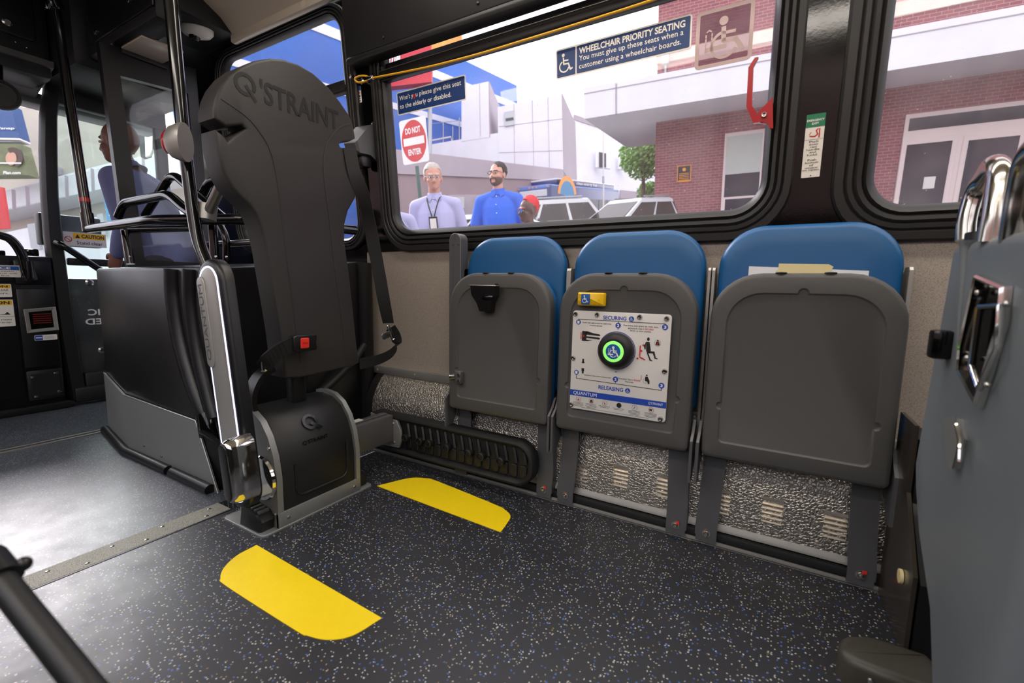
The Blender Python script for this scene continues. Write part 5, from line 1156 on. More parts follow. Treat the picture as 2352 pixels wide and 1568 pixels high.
for p0, p1, y0, y1, d in ((1368, 1402, 346, 384, 36.8), (1420, 1450, 358, 388, 39.5)):
    w1 = B().solid([pD(p0, y0, d), pD(p1, y0 + 6, d), pD(p1, y1 + 3, d), pD(p0, y1, d)], FWD * .2).fin('window', 'xstripe', rb, 0)
    B().solid([pD(p0 + 8, y0 + 3, d - .05), pD(p1 - 10, y0 + 6, d - .05), pD(p1 - 10, y1, d - .05), pD(p0 + 8, y1, d - .05)], FWD * .1).fin('window_glass', 'xglass', w1, 0)
B().solid([pD(1425, 436, 39), pD(1500, 444, 43), pD(1500, 520, 43), pD(1425, 520, 39)], FWD * .3).fin('loading_bay', 'xlav', rb, 0)
t = thing('flag_pole', 'thin white pole standing before the pale building left of the tree', 'pole', pD(1386, 505, 30)); B().tube([pD(1386, 505, 30), pD(1386, 288, 30)], .05, 8).fin('shaft', 'white', t); B().tube([pD(1386, 420, 30), pD(1386, 405, 30)], .08, 8).fin('collar', 'xmetal', t)

# blue warehouse with white stripes and a red hoarding
bw = thing('blue_warehouse', 'tall blue building with white stripes far behind the signs', 'building', S(-16, 12, .0))
XB = -22.0
def zb(px, py): return toS(pX(XB, px, py)).z
zt = zb(1190, 198)
def band(m, z0, z1, nm, off=0): return B().loops([[S(x, y, z) for x, y in ((XB - 1.5, 9.6), (XB + off, 9.6), (XB + off, 38.5), (XB - 1.5, 38.5))] for z in (z0, z1)]).fin(nm, m, bw, 0)
zs = [zb(1190, 207), zb(1063, 187), zb(1063, 204), zb(1010, 266), zb(1010, 279)]
band('xblue', 0, zt, 'wall')
band('xstripe', zs[2], zs[1], 'white_stripe', .05); band('xstripe', zs[4], zs[3], 'white_stripe', .05)
hb = thing('red_hoarding', 'red advertising hoarding with white letters seen through the top strip of the main window', 'billboard', pD(930, 210, 25))
HP = [pD(840, 205, 25), pD(991, 188, 23.5), pD(991, 56, 23.5), pD(840, 98, 25)]
hbd = B().solid(HP, FWD * .4).fin('red_board', 'xred', hb, 0)
MH = fr(HP[0] - FWD * .02, HP[1] - HP[0], HP[3] - HP[0]); MHi = MH.inverted()
def hh(px, py, d): q = MHi @ pD(px, py, d); return q
b = B()
for s, x0_, x1_, yb_, yt in (('time', 882, 921, 152, 125), ('DING', 922, 966, 120, 98)):
    p = hh(x0_, yb_, 24.6); q = hh(x1_, yb_ - (x1_ - x0_) * .3, 24.2); r = hh(x0_, yt, 24.6)
    b.text(s, p.x, q.x, p.y, r.y, .03, MH, .03)
b.fin('hoarding_lettering', 'textw', hbd, 0)
B().solid([pD(1060, 93, 23), pD(1060, 62, 23), pD(991, 85, 23.5), pD(991, 118, 23.5)], FWD * .3).fin('picture_panel', 'xorange', hb, 0)
for x_ in (850, 985): B().tube([pD(x_, 200, 25) + FWD * .3, pD(x_, 430, 25) + FWD * .3], .12, 8).fin('hoarding_post', 'xmetal', hb)

# do not enter sign
dn = thing('do_not_enter_sign', 'square white DO NOT ENTER sign with a red disc on a green post', 'traffic sign', pD(962, 640, 8.2) )
sc_ = pD(951, 324, 8.2); sx = (pD(985, 318, 8.0) - pD(917, 332, 8.4)).normalized(); MSn = fr(sc_, sx, SZ)
sp_ = B().prism(rrect(-.33, .33, -.38, .38, .05, 4), -.004, .004, MSn).fin('sign_plate', 'textw', dn, 0)
b = B().disc(0, 0, .305, .006, MSn, 40, .355); b.fin('red_disc', 'xsign', sp_, 0)
b = B().flat([(-.26, -.065), (.26, -.065), (.26, .065), (-.26, .065)], .0075, MSn).text('DO NOT', -.19, .19, .13, .235, .0075, MSn, .035).text('ENTER', -.165, .165, -.235, -.13, .0075, MSn, .035); b.fin('sign_lettering', 'textw', sp_, 0)
B().tube([sc_ - SZ * .42 + FWD * .03, sc_ - SZ * 2.55 + FWD * .03], .035, 8).fin('post', 'xpost', dn)
# roof fence left of the pale building
rf = thing('roof_fence', 'thin metal fence on the low pale roof behind the DO NOT ENTER sign', 'fence', pD(1020, 330, 31))
for x_, y0, y1 in ((984, 338, 285), (1018, 330, 280), (1040, 328, 290), (1055, 324, 270)): B().tube([pD(x_, y0, 31.2), pD(x_, y1, 31.2)], .035, 6).fin('post', 'xmetal', rf)
B().tube([pD(984, 285, 31.2), pD(1060, 276, 31.2)], .025, 6).fin('rail', 'xmetal', rf); B().tube([pD(984, 324, 31.2), pD(1036, 314, 31.2), pD(1038, 326, 31.2)], .05, 6).fin('rail', 'white', rf)

# trees
def tree(label, px, py, d, rx_, rz_, n, seed):
    t = thing('tree', label, 'tree', S(toS(pD(px, 500, d)).x, toS(pD(px, 500, d)).y, .4)); rnd = random.Random(seed); c = pD(px, py, d); b = B()
    for k in range(n):
        u = Vector((rnd.gauss(0, 1), rnd.gauss(0, 1), rnd.gauss(0, 1))).normalized() * rnd.random() ** .4
        p = c + Vector((u.x * rx_, u.y * rx_, u.z * rz_)); s = rnd.uniform(.06, .13); q = Vector((rnd.gauss(0, 1), rnd.gauss(0, 1), rnd.gauss(0, 1))).normalized(); v = q.orthogonal().normalized(); w2 = q.cross(v)
        b.face([p - v * s, p + w2 * s * .5, p + v * s, p - w2 * s * .5])
    b.fin('foliage', 'xleaf', t, 0); r = t.location; b = B().tube([r, r.lerp(c, .6), c], [.14, .03], 8)
    for k in range(6): a = rnd.uniform(0, 6.28); b.tube([r.lerp(c, .75), c + Vector((math.cos(a) * rx_ * .7, math.sin(a) * rx_ * .7, rz_ * .5))], [.05, .015], 6)
    b.fin('trunk', 'xbark', t)
tree('leafy green tree beside the corner of the brick building', 1478, 355, 19, 1.0, 1.05, 2600, 3)
tree('small low green tree just above the white car roof', 1490, 442, 21, .55, .5, 900, 5)

# ------------------------------------------------------------------ vehicles
def Mveh(p, ang):           # ang: heading measured from street X axis
    h = Vector((math.cos(ang), 0, 0)) + SY * math.sin(ang); l = SZ.cross(h); return Matrix(((h.x, l.x, SZ.x, p.x), (h.y, l.y, SZ.y, p.y), (h.z, l.z, SZ.z, p.z), (0, 0, 0, 1)))
def wheels(t, M, xs, W, r):
    for x in xs:
        for s in (-1, 1):
            wl_ = B().lathe([(r * .5, -.1), (r * .95, -.1), (r, -.06), (r, .06), (r * .95, .1), (r * .5, .1)], M @ fr((x, s * (W / 2 - .1), r), (1, 0, 0), (0, 0, 1)), 20).fin('wheel', 'tyre', t)
            B().lathe([(.0001, -.105), (r * .52, -.105), (r * .52, .105), (.0001, .105)], M @ fr((x, s * (W / 2 - .1), r), (1, 0, 0), (0, 0, 1)), 14).fin('hub_cap', 'xmetal', wl_)
def sideloft(M, prof, W, inset_=.0):
    return [[M @ Vector((x, y, z)) for x, z in prof] for y in (-W / 2, W / 2)]
def car(t, M, L, W, belt, H, cab, paint, rails=True):
    xr0, xr1, xf1, xf0 = cab; l2 = L / 2
    pr = [(-l2 + .05, .32), (l2 - .1, .30), (l2, .5), (l2 - .03, belt * .78), (xf0, belt), (xr0, belt), (-l2, belt * .9)]
    B().loops([[M @ Vector((x * k2, y, z)) for x, z in pr] for y, k2 in ((-W / 2 + .06, .985), (-W / 2, 1), (W / 2, 1), (W / 2 - .06, .985))] if False else [[M @ Vector((x, y, z)) for x, z in pr] for y in (-W / 2, W / 2)]).fin('body', paint, t, 20)
    lo = [(xr0, -W / 2 + .03), (xf0, -W / 2 + .03), (xf0, W / 2 - .03), (xr0, W / 2 - .03)]; hi = [(xr1, -W / 2 + .2), (xf1, -W / 2 + .2), (xf1, W / 2 - .2), (xr1, W / 2 - .2)]
    B().loops([[M @ Vector((*p, z)) for p in q] for q, z in ((lo, belt - .01), (hi, H - .05))] + [[M @ Vector((p[0] * .96 + (xr1 + xf1) * .02, p[1] * .9, H)) for p in hi]]).fin('cabin', paint, t, 25)
    def on(u, v, s): # side window point
        a = Vector((xr0 + (xf0 - xr0) * u, s * (W / 2 - .03), belt)); e = Vector((xr1 + (xf1 - xr1) * u, s * (W / 2 - .2), H - .05)); return M @ (a.lerp(e, v) + Vector((0, s * .012, 0)))
    for s in (-1, 1):
        for u0, u1 in ((.04, .30), (.33, .62), (.65, .95)): B().solid([on(u0, .1, s), on(u1, .1, s), on(u1, .86, s), on(u0, .86, s)], M.to_3x3() @ Vector((0, -s * .03, 0))).fin('side_window', 'carg', t, 0)
        mr = M @ Vector((xf0 - .35, s * (W / 2 + .1), belt + .06)); B().ball((0, 0, 0), (.1, .12, .08), Matrix.Translation(mr)).fin('wing_mirror', 'carg', t)
        if rails: B().tube([M @ Vector((xr1 + .2, s * (W / 2 - .3), H + .05)), M @ Vector((xf1 - .2, s * (W / 2 - .3), H + .05))], .025, 6).fin('roof_rail', 'xmetal', t)
    for xa, xb, nm in ((xf0, xf1, 'windscreen'), (xr0, xr1, 'rear_window')):
        g = .02 if nm == 'windscreen' else -.02
        B().solid([M @ (Vector((xa, y * (W / 2 - .03), belt)).lerp(Vector((xb, y * (W / 2 - .2), H - .05)), v) + Vector((g, 0, .0))) for y, v in ((-.9, .08), (.9, .08), (.88, .92), (-.88, .92))], M.to_3x3() @ Vector((-g * 2, 0, 0))).fin(nm, 'carg', t, 0)
    wheels(t, M, (-L * .3, L * .31), W, .36)
pS = toS(pD(1212, 520, 15)); MSV = Mveh(S(pS.x, pS.y, .4), math.radians(216))
suv = thing('suv', 'silver sport utility vehicle behind the red haired person', 'car', MSV.translation); car(suv, MSV, 4.9, 1.95, 1.05, 1.78, (-2.4, -1.9, .45, 1.15), 'cars')
pS = toS(pD(1452, 520, 14)); MSV = Mveh(S(pS.x, pS.y, .4), math.radians(240))
wc = thing('car', 'white car with roof rails parked next to the brick wall corner', 'car', MSV.translation); car(wc, MSV, 4.5, 1.85, .98, 1.62, (-2.1, -1.4, .35, 1.25), 'carw')
pS = toS(pD(1078, 540, 10)); MSV = Mveh(S(pS.x, pS.y, .4), math.radians(200))
pc_ = thing('car', 'pale car roof edge between the two standing men', 'car', MSV.translation); car(pc_, MSV, 4.4, 1.8, .92, 1.28, (-2.0, -1.3, .2, 1.1), 'carw', False)
pS = toS(pD(1318, 500, 32)); MBs = Mveh(S(pS.x, pS.y, .85), math.radians(265))
cb = thing('city_bus', 'dark blue city bus with an orange arc parked behind the cars', 'bus', MBs.translation)
Lb, Wb, Hb = 10.6, 2.55, 2.95
bd = B().box(-Lb / 2, Lb / 2, -Wb / 2, Wb / 2, .35, Hb, .12, MBs).fin('bus_body', 'busn', cb, 30)
B().box(-Lb / 2 + .4, Lb / 2 - 1.2, -Wb / 2 + .25, Wb / 2 - .25, Hb - .02, Hb + .38, .12, MBs).fin('roof_pod', 'busn', cb, 30)
B().box(-Lb / 2 + .4, Lb / 2 - 1.2, -Wb / 2 + .22, Wb / 2 - .22, Hb + .30, Hb + .42, .05, MBs).fin('roof_cap', 'carw', cb, 30)
B().box(-Lb / 2 + .1, Lb / 2 - .05, -Wb / 2 - .01, Wb / 2 + .01, Hb - .12, Hb - .04, .02, MBs).fin('roof_line', 'busb', cb, 0)
for s in (-1, 1):
    MSd = MBs @ fr((0, s * Wb / 2, 0), (s * -1, 0, 0), (0, 0, 1))
    if s > 0: MSd = MBs @ fr((0, Wb / 2, 0), (-1, 0, 0), (0, 0, 1))
    else: MSd = MBs @ fr((0, -Wb / 2, 0), (1, 0, 0), (0, 0, 1))
    for k in range(6): B().box(-4.6 + k * 1.5, -3.25 + k * 1.5, 1.25, 2.15, -.01, .02, .02, MSd).fin('side_window', 'carg', bd, 0)
    b = B(); xo = 3.3 * (-1 if s > 0 else 1); b.arc(xo, 2.25, .95, 1.25, 8, 172, .018, MSd, 24); b.fin('orange_arc', 'buso', bd, 0)
    b = B(); b.disc(xo, 2.26, .0001, .016, MSd, 4); b.bm.free(); b = B(); b.arc(xo, 2.25, .01, .95, 8, 172, .016, MSd, 20); b.fin('blue_disc', 'xcyan', bd, 0)
    b = B(); b.text('clean-energy bus', -1.6, 1.6, Hb + .06, Hb + .3, -.2, MSd, .02); b.fin('roof_lettering', 'textw', bd, 0)
MFr = MBs @ fr((Lb / 2, 0, 0), (0, 1, 0), (0, 0, 1))
B().box(-1.1, 1.1, 1.0, 2.2, -.02, .03, .05, MFr).fin('windscreen', 'carg', bd, 0)
B().box(-1.0, 1.0, 2.28, 2.68, -.02, .04, .03, MFr).fin('destination_display', 'carw', bd, 0)
B().box(-1.2, 1.2, 2.7, 2.95, -.1, .02, .05, MFr).fin('front_brow', 'busb', bd, 30)
for y in (-.25, 0, .25, 1.05, -1.05): B().box(y - .07, y + .07, 2.79, 2.86, .0, .05, .02, MFr).fin('marker_lamp', 'amber', bd)
wheels(cb, MBs, (-2.9, 3.3), Wb, .48)

# ------------------------------------------------------------------ street ahead, through the windscreen and door
sb_ = thing('beige_building', 'beige building across the street ahead seen through the windscreen', 'building', pD(100, 640, 15))
B().solid([pD(-130, 224, 15), pD(30, 243, 15), pD(470, 298, 15), pD(560, 660, 15), pD(-130, 700, 15)], FWD * 3).fin('wall', 'xbeige', sb_, 0)
B().solid([pD(-300, 500, 14.5), pD(0, 440, 14.2), pD(260, 372, 13.9), pD(470, 330, 13.6), pD(470, 398, 13.6), pD(260, 428, 13.9), pD(0, 486, 14.2), pD(-300, 545, 14.5)], FWD * .8).fin('panel_fascia', 'xwhite', sb_, 0)
b = B()
for x_, y0, y1 in ((26, 434, 480), (58, 427, 472), (148, 402, 455), (208, 386, 440), (325, 360, 418)): b.solid([pD(x_, y0, 13.5), pD(x_ + 1.2, y0, 13.5), pD(x_ + 3.2, y1, 13.5), pD(x_ + 2, y1, 13.5)], FWD * .1)
b.fin('panel_joints', 'xlav', sb_, 0)
B().solid([pD(-300, 600, 14.6), pD(100, 515, 14.2), pD(420, 470, 14), pD(420, 640, 14), pD(-300, 760, 14.6)], FWD * .4).fin('roller_shutters', 'xstripe', sb_, 0)
for p in ([(62, 515), (80, 512), (92, 572), (72, 575)], [(222, 492), (236, 490), (242, 540), (228, 542)]): B().solid([pD(x, y, 13.95) for x, y in p], FWD * .1).fin('doorway', 'xmetal', sb_, 0)
for p in ([(160, 302), (170, 300), (172, 335), (163, 337)], [(128, 385), (138, 384), (141, 400), (130, 402)], [(365, 322), (380, 321), (381, 333), (366, 334)]): B().solid([pD(x, y, 14.9) for x, y in p], FWD * .1).fin('window', 'xlav', sb_, 0)
bb1 = thing('billboard', 'dark blue billboard high on the beige building ahead', 'billboard', pD(10, 320, 13))
B().solid([pD(-120, 236, 13), pD(24, 240, 13), pD(44, 316, 13), pD(-120, 312, 13)], FWD * .3).fin('blue_panel', 'xdkblue', bb1, 0)
B().solid([pD(-120, 314, 12.98), pD(44, 317, 12.98), pD(45, 321, 12.98), pD(-120, 318, 12.98)], FWD * .3).fin('frame', 'textw', bb1, 0)
b = B(); M1 = fr(pD(-60, 305, 12.97), RIGHT, -DOWN)
b.text('.gov/snap', .35, 1.18, .08, .17, .0, M1, .03); b.fin('billboard_lettering', 'textw', bb1, 0)
B().solid([pD(-120, 322, 13.05), pD(50, 322, 13.05), pD(50, 326, 13.05), pD(-120, 326, 13.05)], FWD * .2).fin('catwalk', 'xmetal', bb1, 0)
bb2 = thing('billboard', 'lower billboard with a blurred portrait below the blue one', 'billboard', pD(10, 405, 13))
B().solid([pD(-120, 328, 13), pD(46, 330, 13), pD(66, 402, 13), pD(-120, 404, 13)], FWD * .3).fin('picture_panel', mat('billboard_foliage', (112, 120, 84), .6, var=.5, vscale=4), bb2, 0)
M2 = fr(pD(0, 400, 12.95), RIGHT, -DOWN); b = B(); b.disc(.32, .46, .16, .0, M2, 24, .2); b.fin('portrait_face', mat('portrait_skin', (206, 160, 136), .6), bb2, 0)
b = B(); b.arc(.36, .48, .15, .3, -70, 120, .002, M2, 20); b.fin('portrait_hair', mat('portrait_hair', (84, 62, 54), .6), bb2, 0)
b = B(); b.flat([(-.6, .30), (.62, .30), (.62, .34), (-.6, .34)], .004, M2).text('Plan.com', .1, .6, .0, .09, .004, M2, .03); b.fin('portrait_band', 'textw', bb2, 0)
rbn = thing('banner', 'red banner hanging at the left edge of the windscreen view', 'banner', pD(0, 530, 10)); B().solid([pD(-30, 425, 10), pD(6, 430, 10), pD(20, 524, 10), pD(-30, 528, 10)], FWD * .05).fin('red_cloth', 'sign_red' if False else 'xsign', rbn, 0); B().tube([pD(-31, 420, 10.0), pD(-28, 640, 10.0)], .04, 8).fin('banner_pole', 'xmetal', rbn)
fl = thing('banner', 'light blue feather banner with a large five beside the door frame', 'banner', pD(260, 560, 9)); B().solid([pD(236, 444, 9), pD(275, 442, 9), pD(277, 506, 9), pD(247, 510, 9)], FWD * .04).fin('blue_cloth', 'xcyan', fl, 0)
M3 = fr(pD(246, 505, 8.97), RIGHT, -DOWN); b = B(); b.text('$5', -.02, .2, .28, .44, .0, M3, .03).stroke([(.1, .02), (.1, .13)], .03, 0, M3).stroke([(.05, .09), (.1, .14), (.15, .09)], .03, 0, M3); b.fin('banner_lettering', 'textw', fl, 0)
B().tube([pD(277, 436, 9.03), pD(280, 640, 9.03)], .03, 8).fin('banner_pole', 'xmetal', fl)
# ------------------------------------------------------------------ people
def remesh(parts, voxel, name, m, parent, M, smooth_it=3):
    """fuse overlapping closed shells (a B) into one continuous surface"""
    bm = parts.bm; bmesh.ops.recalc_face_normals(bm, faces=bm.faces); me = bpy.data.meshes.new('tmp'); bm.to_mesh(me); bm.free()
    ob = bpy.data.objects.new('tmp', me); C.objects.link(ob)
    r = ob.modifiers.new('r', 'REMESH'); r.mode = 'VOXEL'; r.voxel_size = voxel
    s = ob.modifiers.new('s', 'SMOOTH'); s.iterations = smooth_it; s.factor = .5
    dg = bpy.context.evaluated_depsgraph_get(); m2 = bpy.data.meshes.new_from_object(ob.evaluated_get(dg)); bpy.data.objects.remove(ob); bpy.data.meshes.remove(me)
    m2.name = name; m2.materials.clear(); m2.materials.append(M_[m] if isinstance(m, str) else m)
    m2.transform(Matrix.Translation(-wl(parent)) @ M if parent else M)
    m2.polygons.foreach_set('use_smooth', [True] * len(m2.polygons))
    o = bpy.data.objects.new(name, m2); C.objects.link(o); o.parent = parent; return o
def limb(b, pts, rad, n=14):
    pts = [Vector(p) for p in pts]; b.tube(spline(pts, 4) if len(pts) > 2 else pts, [r for r in _interp(rad, (len(pts) - 1) * 4 + 1 if len(pts) > 2 else len(pts))], n)
    b.ball(pts[0], rad[0], n=n, m=8); b.ball(pts[-1], rad[-1], n=n, m=8)
def _interp(r, n): return [r[0] + 0 if n < 2 else (lambda q: r[min(int(q), len(r) - 2)] + (r[min(int(q), len(r) - 2) + 1] - r[min(int(q), len(r) - 2)]) * (q - min(int(q), len(r) - 2)))(i / (n - 1) * (len(r) - 1)) for i in range(n)]
def loft(b, secs, n=20):
    """secs: (centre, rx, ry)"""
    b.loops([[Vector(c) + Vector((rx_ * math.cos(2 * PI * k / n), ry * math.sin(2 * PI * k / n), 0)) for k in range(n)] for c, rx_, ry in secs])
def person(label, M, skin, shirt, trousers, hair=None, hairc=None, beard=None, glasses=None, short=False, lean=0., yaw=0., pitch=0., stance=0., arms=None, lanyard=False, collar=True, voxel=.009, pattern=None, belly=0.):
    """local space: x to the person's left-right, +y the way the person faces, z up; 1.78 m tall"""
    t = thing('person', label, 'person', M.translation)
    def ln(p):  # lean forward about the hips
        p = Vector(p)
        if p.z > .95: q = p - Vector((0, 0, .95)); q.rotate(Quaternion((1, 0, 0), -lean)); p = q + Vector((0, 0, .95))
        return p
    HB = ln((0, .0, 1.545)); rot = Quaternion((0, 0, 1), yaw) @ Quaternion((1, 0, 0), -pitch)
    def hd(p): q = Vector(p) - Vector((0, 0, 1.545)); q.rotate(rot); return HB + q
    MHd = Matrix.Translation(HB) @ rot.to_matrix().to_4x4() @ Matrix.Translation((0, 0, -1.545))
    A = arms or [[(s * .185, -.01, 1.405), (s * .235, -.03, 1.12), (s * .24, .05, .88)] for s in (-1, 1)]
    b = B()
    loft(b, [(ln((0, 0, .86)), .15, .11), (ln((0, 0, .95)), .165, .12 + belly * .5), (ln((0, .01, 1.08)), .15 + belly * .3, .115 + belly), (ln((0, .01, 1.22)), .165, .115 + belly * .5), (ln((0, 0, 1.33)), .165, .11), (ln((0, -.01, 1.43)), .105, .07), (ln((0, -.015, 1.48)), .085, .06), (ln((0, -.01, 1.52)), .058, .058)])
    limb(b, [ln((0, -.012, 1.47)), ln((0, -.004, 1.52)), hd((0, .005, 1.58))], [.062, .056, .054])
    for i, s in enumerate((-1, 1)):
        sh, el, wr = [ln(p) for p in A[i]]
        limb(b, [ln((s * .07, -.012, 1.43)), sh], [.044, .054]); limb(b, [sh, sh.lerp(el, .5), el], [.064, .052, .042]); limb(b, [el, el.lerp(wr, .35), wr], [.042, .042, .028])
        # hand: palm, four unequal curled fingers and a thumb off the side
        d = (wr - el).normalized(); sd = Vector((s, 0, 0)); sd = (sd - d * sd.dot(d)).normalized(); fw = d.cross(sd) * (-s)
        if fw.y < 0: fw = -fw
        palm = wr + d * .055
        b.loops([[wr + d * k + fw * (w2 * math.cos(2 * PI * j / 10)) + sd * (th * math.sin(2 * PI * j / 10)) for j in range(10)] for k, w2, th in ((-.01, .026, .02), (.03, .038, .016), (.075, .042, .014), (.095, .036, .01))])
        for j, (off, L_) in enumerate(((.030, .072), (.010, .082), (-.010, .076), (-.029, .058))):
            r0 = wr + d * .088 + fw * off; c1 = r0 + d * L_ * .45 - sd * .008; c2 = c1 + d * L_ * .3 - sd * .016; c3 = c2 + d * L_ * .2 - sd * .018
            limb(b, [r0, c1, c2, c3], [.0095, .009, .0085, .0075], 8)
        th0 = wr + d * .03 + fw * .03; limb(b, [th0, th0 + d * .03 + fw * .026 - sd * .01, th0 + d * .062 + fw * .03 - sd * .018], [.013, .0105, .0085], 8)
        # legs
        hp_ = Vector((s * .09, 0, .9)); kn = Vector((s * .10, .03 + s * stance, .49)); an = Vector((s * .11, -.02 + s * stance * 1.3, .085))
        limb(b, [hp_, hp_.lerp(kn, .5), kn], [.1, .082, .058]); limb(b, [kn, kn.lerp(an, .35), an], [.056, .058, .038]); limb(b, [an + Vector((0, -.03, -.035)), an + Vector((s * .02, .15, -.05))], [.04, .03])
    # head
    b.ball((0, -.012, 1.685), (.077, .098, .098), MHd, 20, 14); b.ball((0, .03, 1.625), (.062, .07, .078), MHd, 18, 12); b.ball((0, .058, 1.585), (.038, .04, .035), MHd, 14, 10)
    b.tube([hd((0, .088, 1.672)), hd((0, .108, 1.64)), hd((0, .112, 1.628))], [.011, .014, .013], 10); b.ball((0, .103, 1.63), (.019, .013, .012), MHd)
    b.ball((0, .086, 1.597), (.024, .012, .007), MHd); b.ball((0, .085, 1.588), (.021, .012, .007), MHd); b.ball((0, .074, 1.69), (.055, .02, .011), MHd)
    for s in (-1, 1):
        b.ball((s * .079, -.008, 1.645), (.011, .02, .032), MHd); b.ball((s * .042, .055, 1.635), (.024, .026, .02), MHd)
    body = remesh(b, voxel * .75, 'body', skin, t, M, 2)
    b = B()
    for s in (-1, 1): b.ball((s * .031, .083, 1.668), (.013, .010, .0075), M @ MHd, 12, 8)
    b.fin('eyes', 'white', t)
    b = B()
    for s in (-1, 1): b.ball((s * .030, .091, 1.668), (.006, .004, .006), M @ MHd, 10, 6)
    b.fin('irises', 'textk', t)
    if hairc:
        b = B()
        for s in (-1, 1): limb(b, [(M @ MHd) @ Vector((s * .016, .094, 1.688)), (M @ MHd) @ Vector((s * .048, .08, 1.69))], [.0045, .004], 6)
        b.fin('eyebrows', hairc, t)
    # shirt
    b = B(); e = .014
    loft(b, [(ln((0, 0, .80)), .178, .135 + belly * .6), (ln((0, 0, .95)), .182, .137 + belly * .6), (ln((0, .012, 1.08)), .172 + belly * .3, .135 + belly), (ln((0, .01, 1.22)), .185, .135 + belly * .5), (ln((0, 0, 1.33)), .19, .128), (ln((0, -.01, 1.41)), .165, .1), (ln((0, -.012, 1.465)), .095, .074), (ln((0, -.012, 1.495)), .072, .066)])
    for i, s in enumerate((-1, 1)):
        sh, el, wr = [ln(p) for p in A[i]]
        limb(b, [ln((s * .07, -.012, 1.44)), sh], [.062, .069])
        if short: limb(b, [sh, sh.lerp(el, .5), sh.lerp(el, .82)], [.07, .071, .074])
        else: limb(b, [sh, sh.lerp(el, .5), el], [.069, .064, .056]); limb(b, [el, el.lerp(wr, .5), el.lerp(wr, .93)], [.058, .052, .042])
    remesh(b, voxel, 'shirt', shirt, t, M, 4)
    b = B(); MT = M @ Matrix.Translation(ln((0, -.008, 1.50))) @ Quaternion((1, 0, 0), -lean - .18).to_matrix().to_4x4()
    b.lathe([(.074, -.02), (.066, .022), (.062, .026), (.07, -.0), (.088, -.028)], MT, 22, False)
    for s in (-1, 1): b.solid([MT @ Vector(p) for p in ((s * .008, .068, .0), (s * .06, .05, .015), (s * .075, .07, -.035), (s * .035, .098, -.05))], M.to_3x3() @ Vector((0, .006, 0)))
    cl_ = b.fin('collar', shirt, t, 50)
    b = B()
    for k in range(5): z = 1.44 - k * .085; p = ln((0, .105 + .02 * min(1, k) + belly * .4 * min(1, k), z)); b.ball(p + Vector((0, .012, 0)), .006, M, 8, 6)
    b.fin('buttons', 'textw', t)
    # trousers and shoes
    b = B(); loft(b, [(Vector((0, 0, .80)), .165, .12), (Vector((0, 0, .92)), .172, .125), (Vector((0, 0, .99)), .165, .12)])
    for s in (-1, 1):
        hp_ = Vector((s * .09, 0, .88)); kn = Vector((s * .10, .03 + s * stance, .49)); an = Vector((s * .11, -.02 + s * stance * 1.3, .10)); limb(b, [hp_, kn, an], [.115, .082, .07])
    remesh(b, voxel * 1.3, 'trousers', trousers, t, M, 3)
    for s in (-1, 1):
        an = Vector((s * .11, -.02 + s * stance * 1.3, .085)); b = B(); limb(b, [an + Vector((0, -.05, -.04)), an + Vector((s * .01, .05, -.035)), an + Vector((s * .02, .16, -.05))], [.044, .046, .034]); b.box(an.x - .05, an.x + .055, an.y - .09, an.y + .19, 0, .02, .008)
        remesh(b, .01, 'shoe', 'black', t, M, 2)
    Mh = M @ MHd
    if hair:
        b = B(); rnd = random.Random(len(label))
        if hair == 'short': shells = [((0, -.028, 1.702), (.083, .100, .092))]; cut = lambda p: (p.y > .022 and p.z < 1.722) or (p.z < 1.66 and p.y > -.02) or p.z < 1.60
        elif hair == 'receding': shells = [((0, -.026, 1.700), (.083, .098, .092))]; cut = lambda p: (p.y > .015 and p.z < 1.742 + abs(p.x) * -.2) or (p.z < 1.665 and p.y > -.012) or p.z < 1.60
        else: shells = [((0, -.04, 1.715), (.07, .10, .098))]; cut = lambda p: p.y > .03 or (p.z < 1.70 and p.y > -.06) or p.z < 1.585
        for c, r in shells:
            n, m_ = 40, 26; P = []
            for i in range(m_ + 1):
                a = PI * i / m_; row = []
                for k in range(n):
                    q = Vector((c[0] + r[0] * math.sin(a) * math.cos(2 * PI * k / n), c[1] + r[1] * math.sin(a) * math.sin(2 * PI * k / n), c[2] + r[2] * math.cos(a)))
                    q += (q - Vector(c)).normalized() * rnd.uniform(-.002, .006); row.append(q)
                P.append(row)
            for i in range(m_):
                for k in range(n):
                    qs = [P[i][k], P[i + 1][k], P[i + 1][(k + 1) % n], P[i][(k + 1) % n]]
                    if not cut(sum(qs, Vector()) / 4): b.face([Mh @ q for q in qs])
        o = b.fin('hair', hairc, t, 80); md = o.modifiers.new('thick', 'SOLIDIFY'); md.thickness = .012; md.offset = -1
    if beard:
        b = B(); n, m_ = 30, 20; c = Vector((0, .034, 1.622)); r = (.066, .074, .083)
        for i in range(m_):
            for k in range(n):
                qs = [c + Vector((r[0] * math.sin(a) * math.cos(th), r[1] * math.sin(a) * math.sin(th), r[2] * math.cos(a))) for a, th in ((PI * i / m_, 2 * PI * k / n), (PI * (i + 1) / m_, 2 * PI * k / n), (PI * (i + 1) / m_, 2 * PI * (k + 1) / n), (PI * i / m_, 2 * PI * (k + 1) / n))]
                g = sum(qs, Vector()) / 4
                if g.z < 1.618 and g.y > .01 and not (g.z > 1.575 and abs(g.x) < .027 and g.z < 1.603): b.face([Mh @ q for q in qs])
        o = b.fin('beard', beard, t, 80); md = o.modifiers.new('thick', 'SOLIDIFY'); md.thickness = .006; md.offset = 0
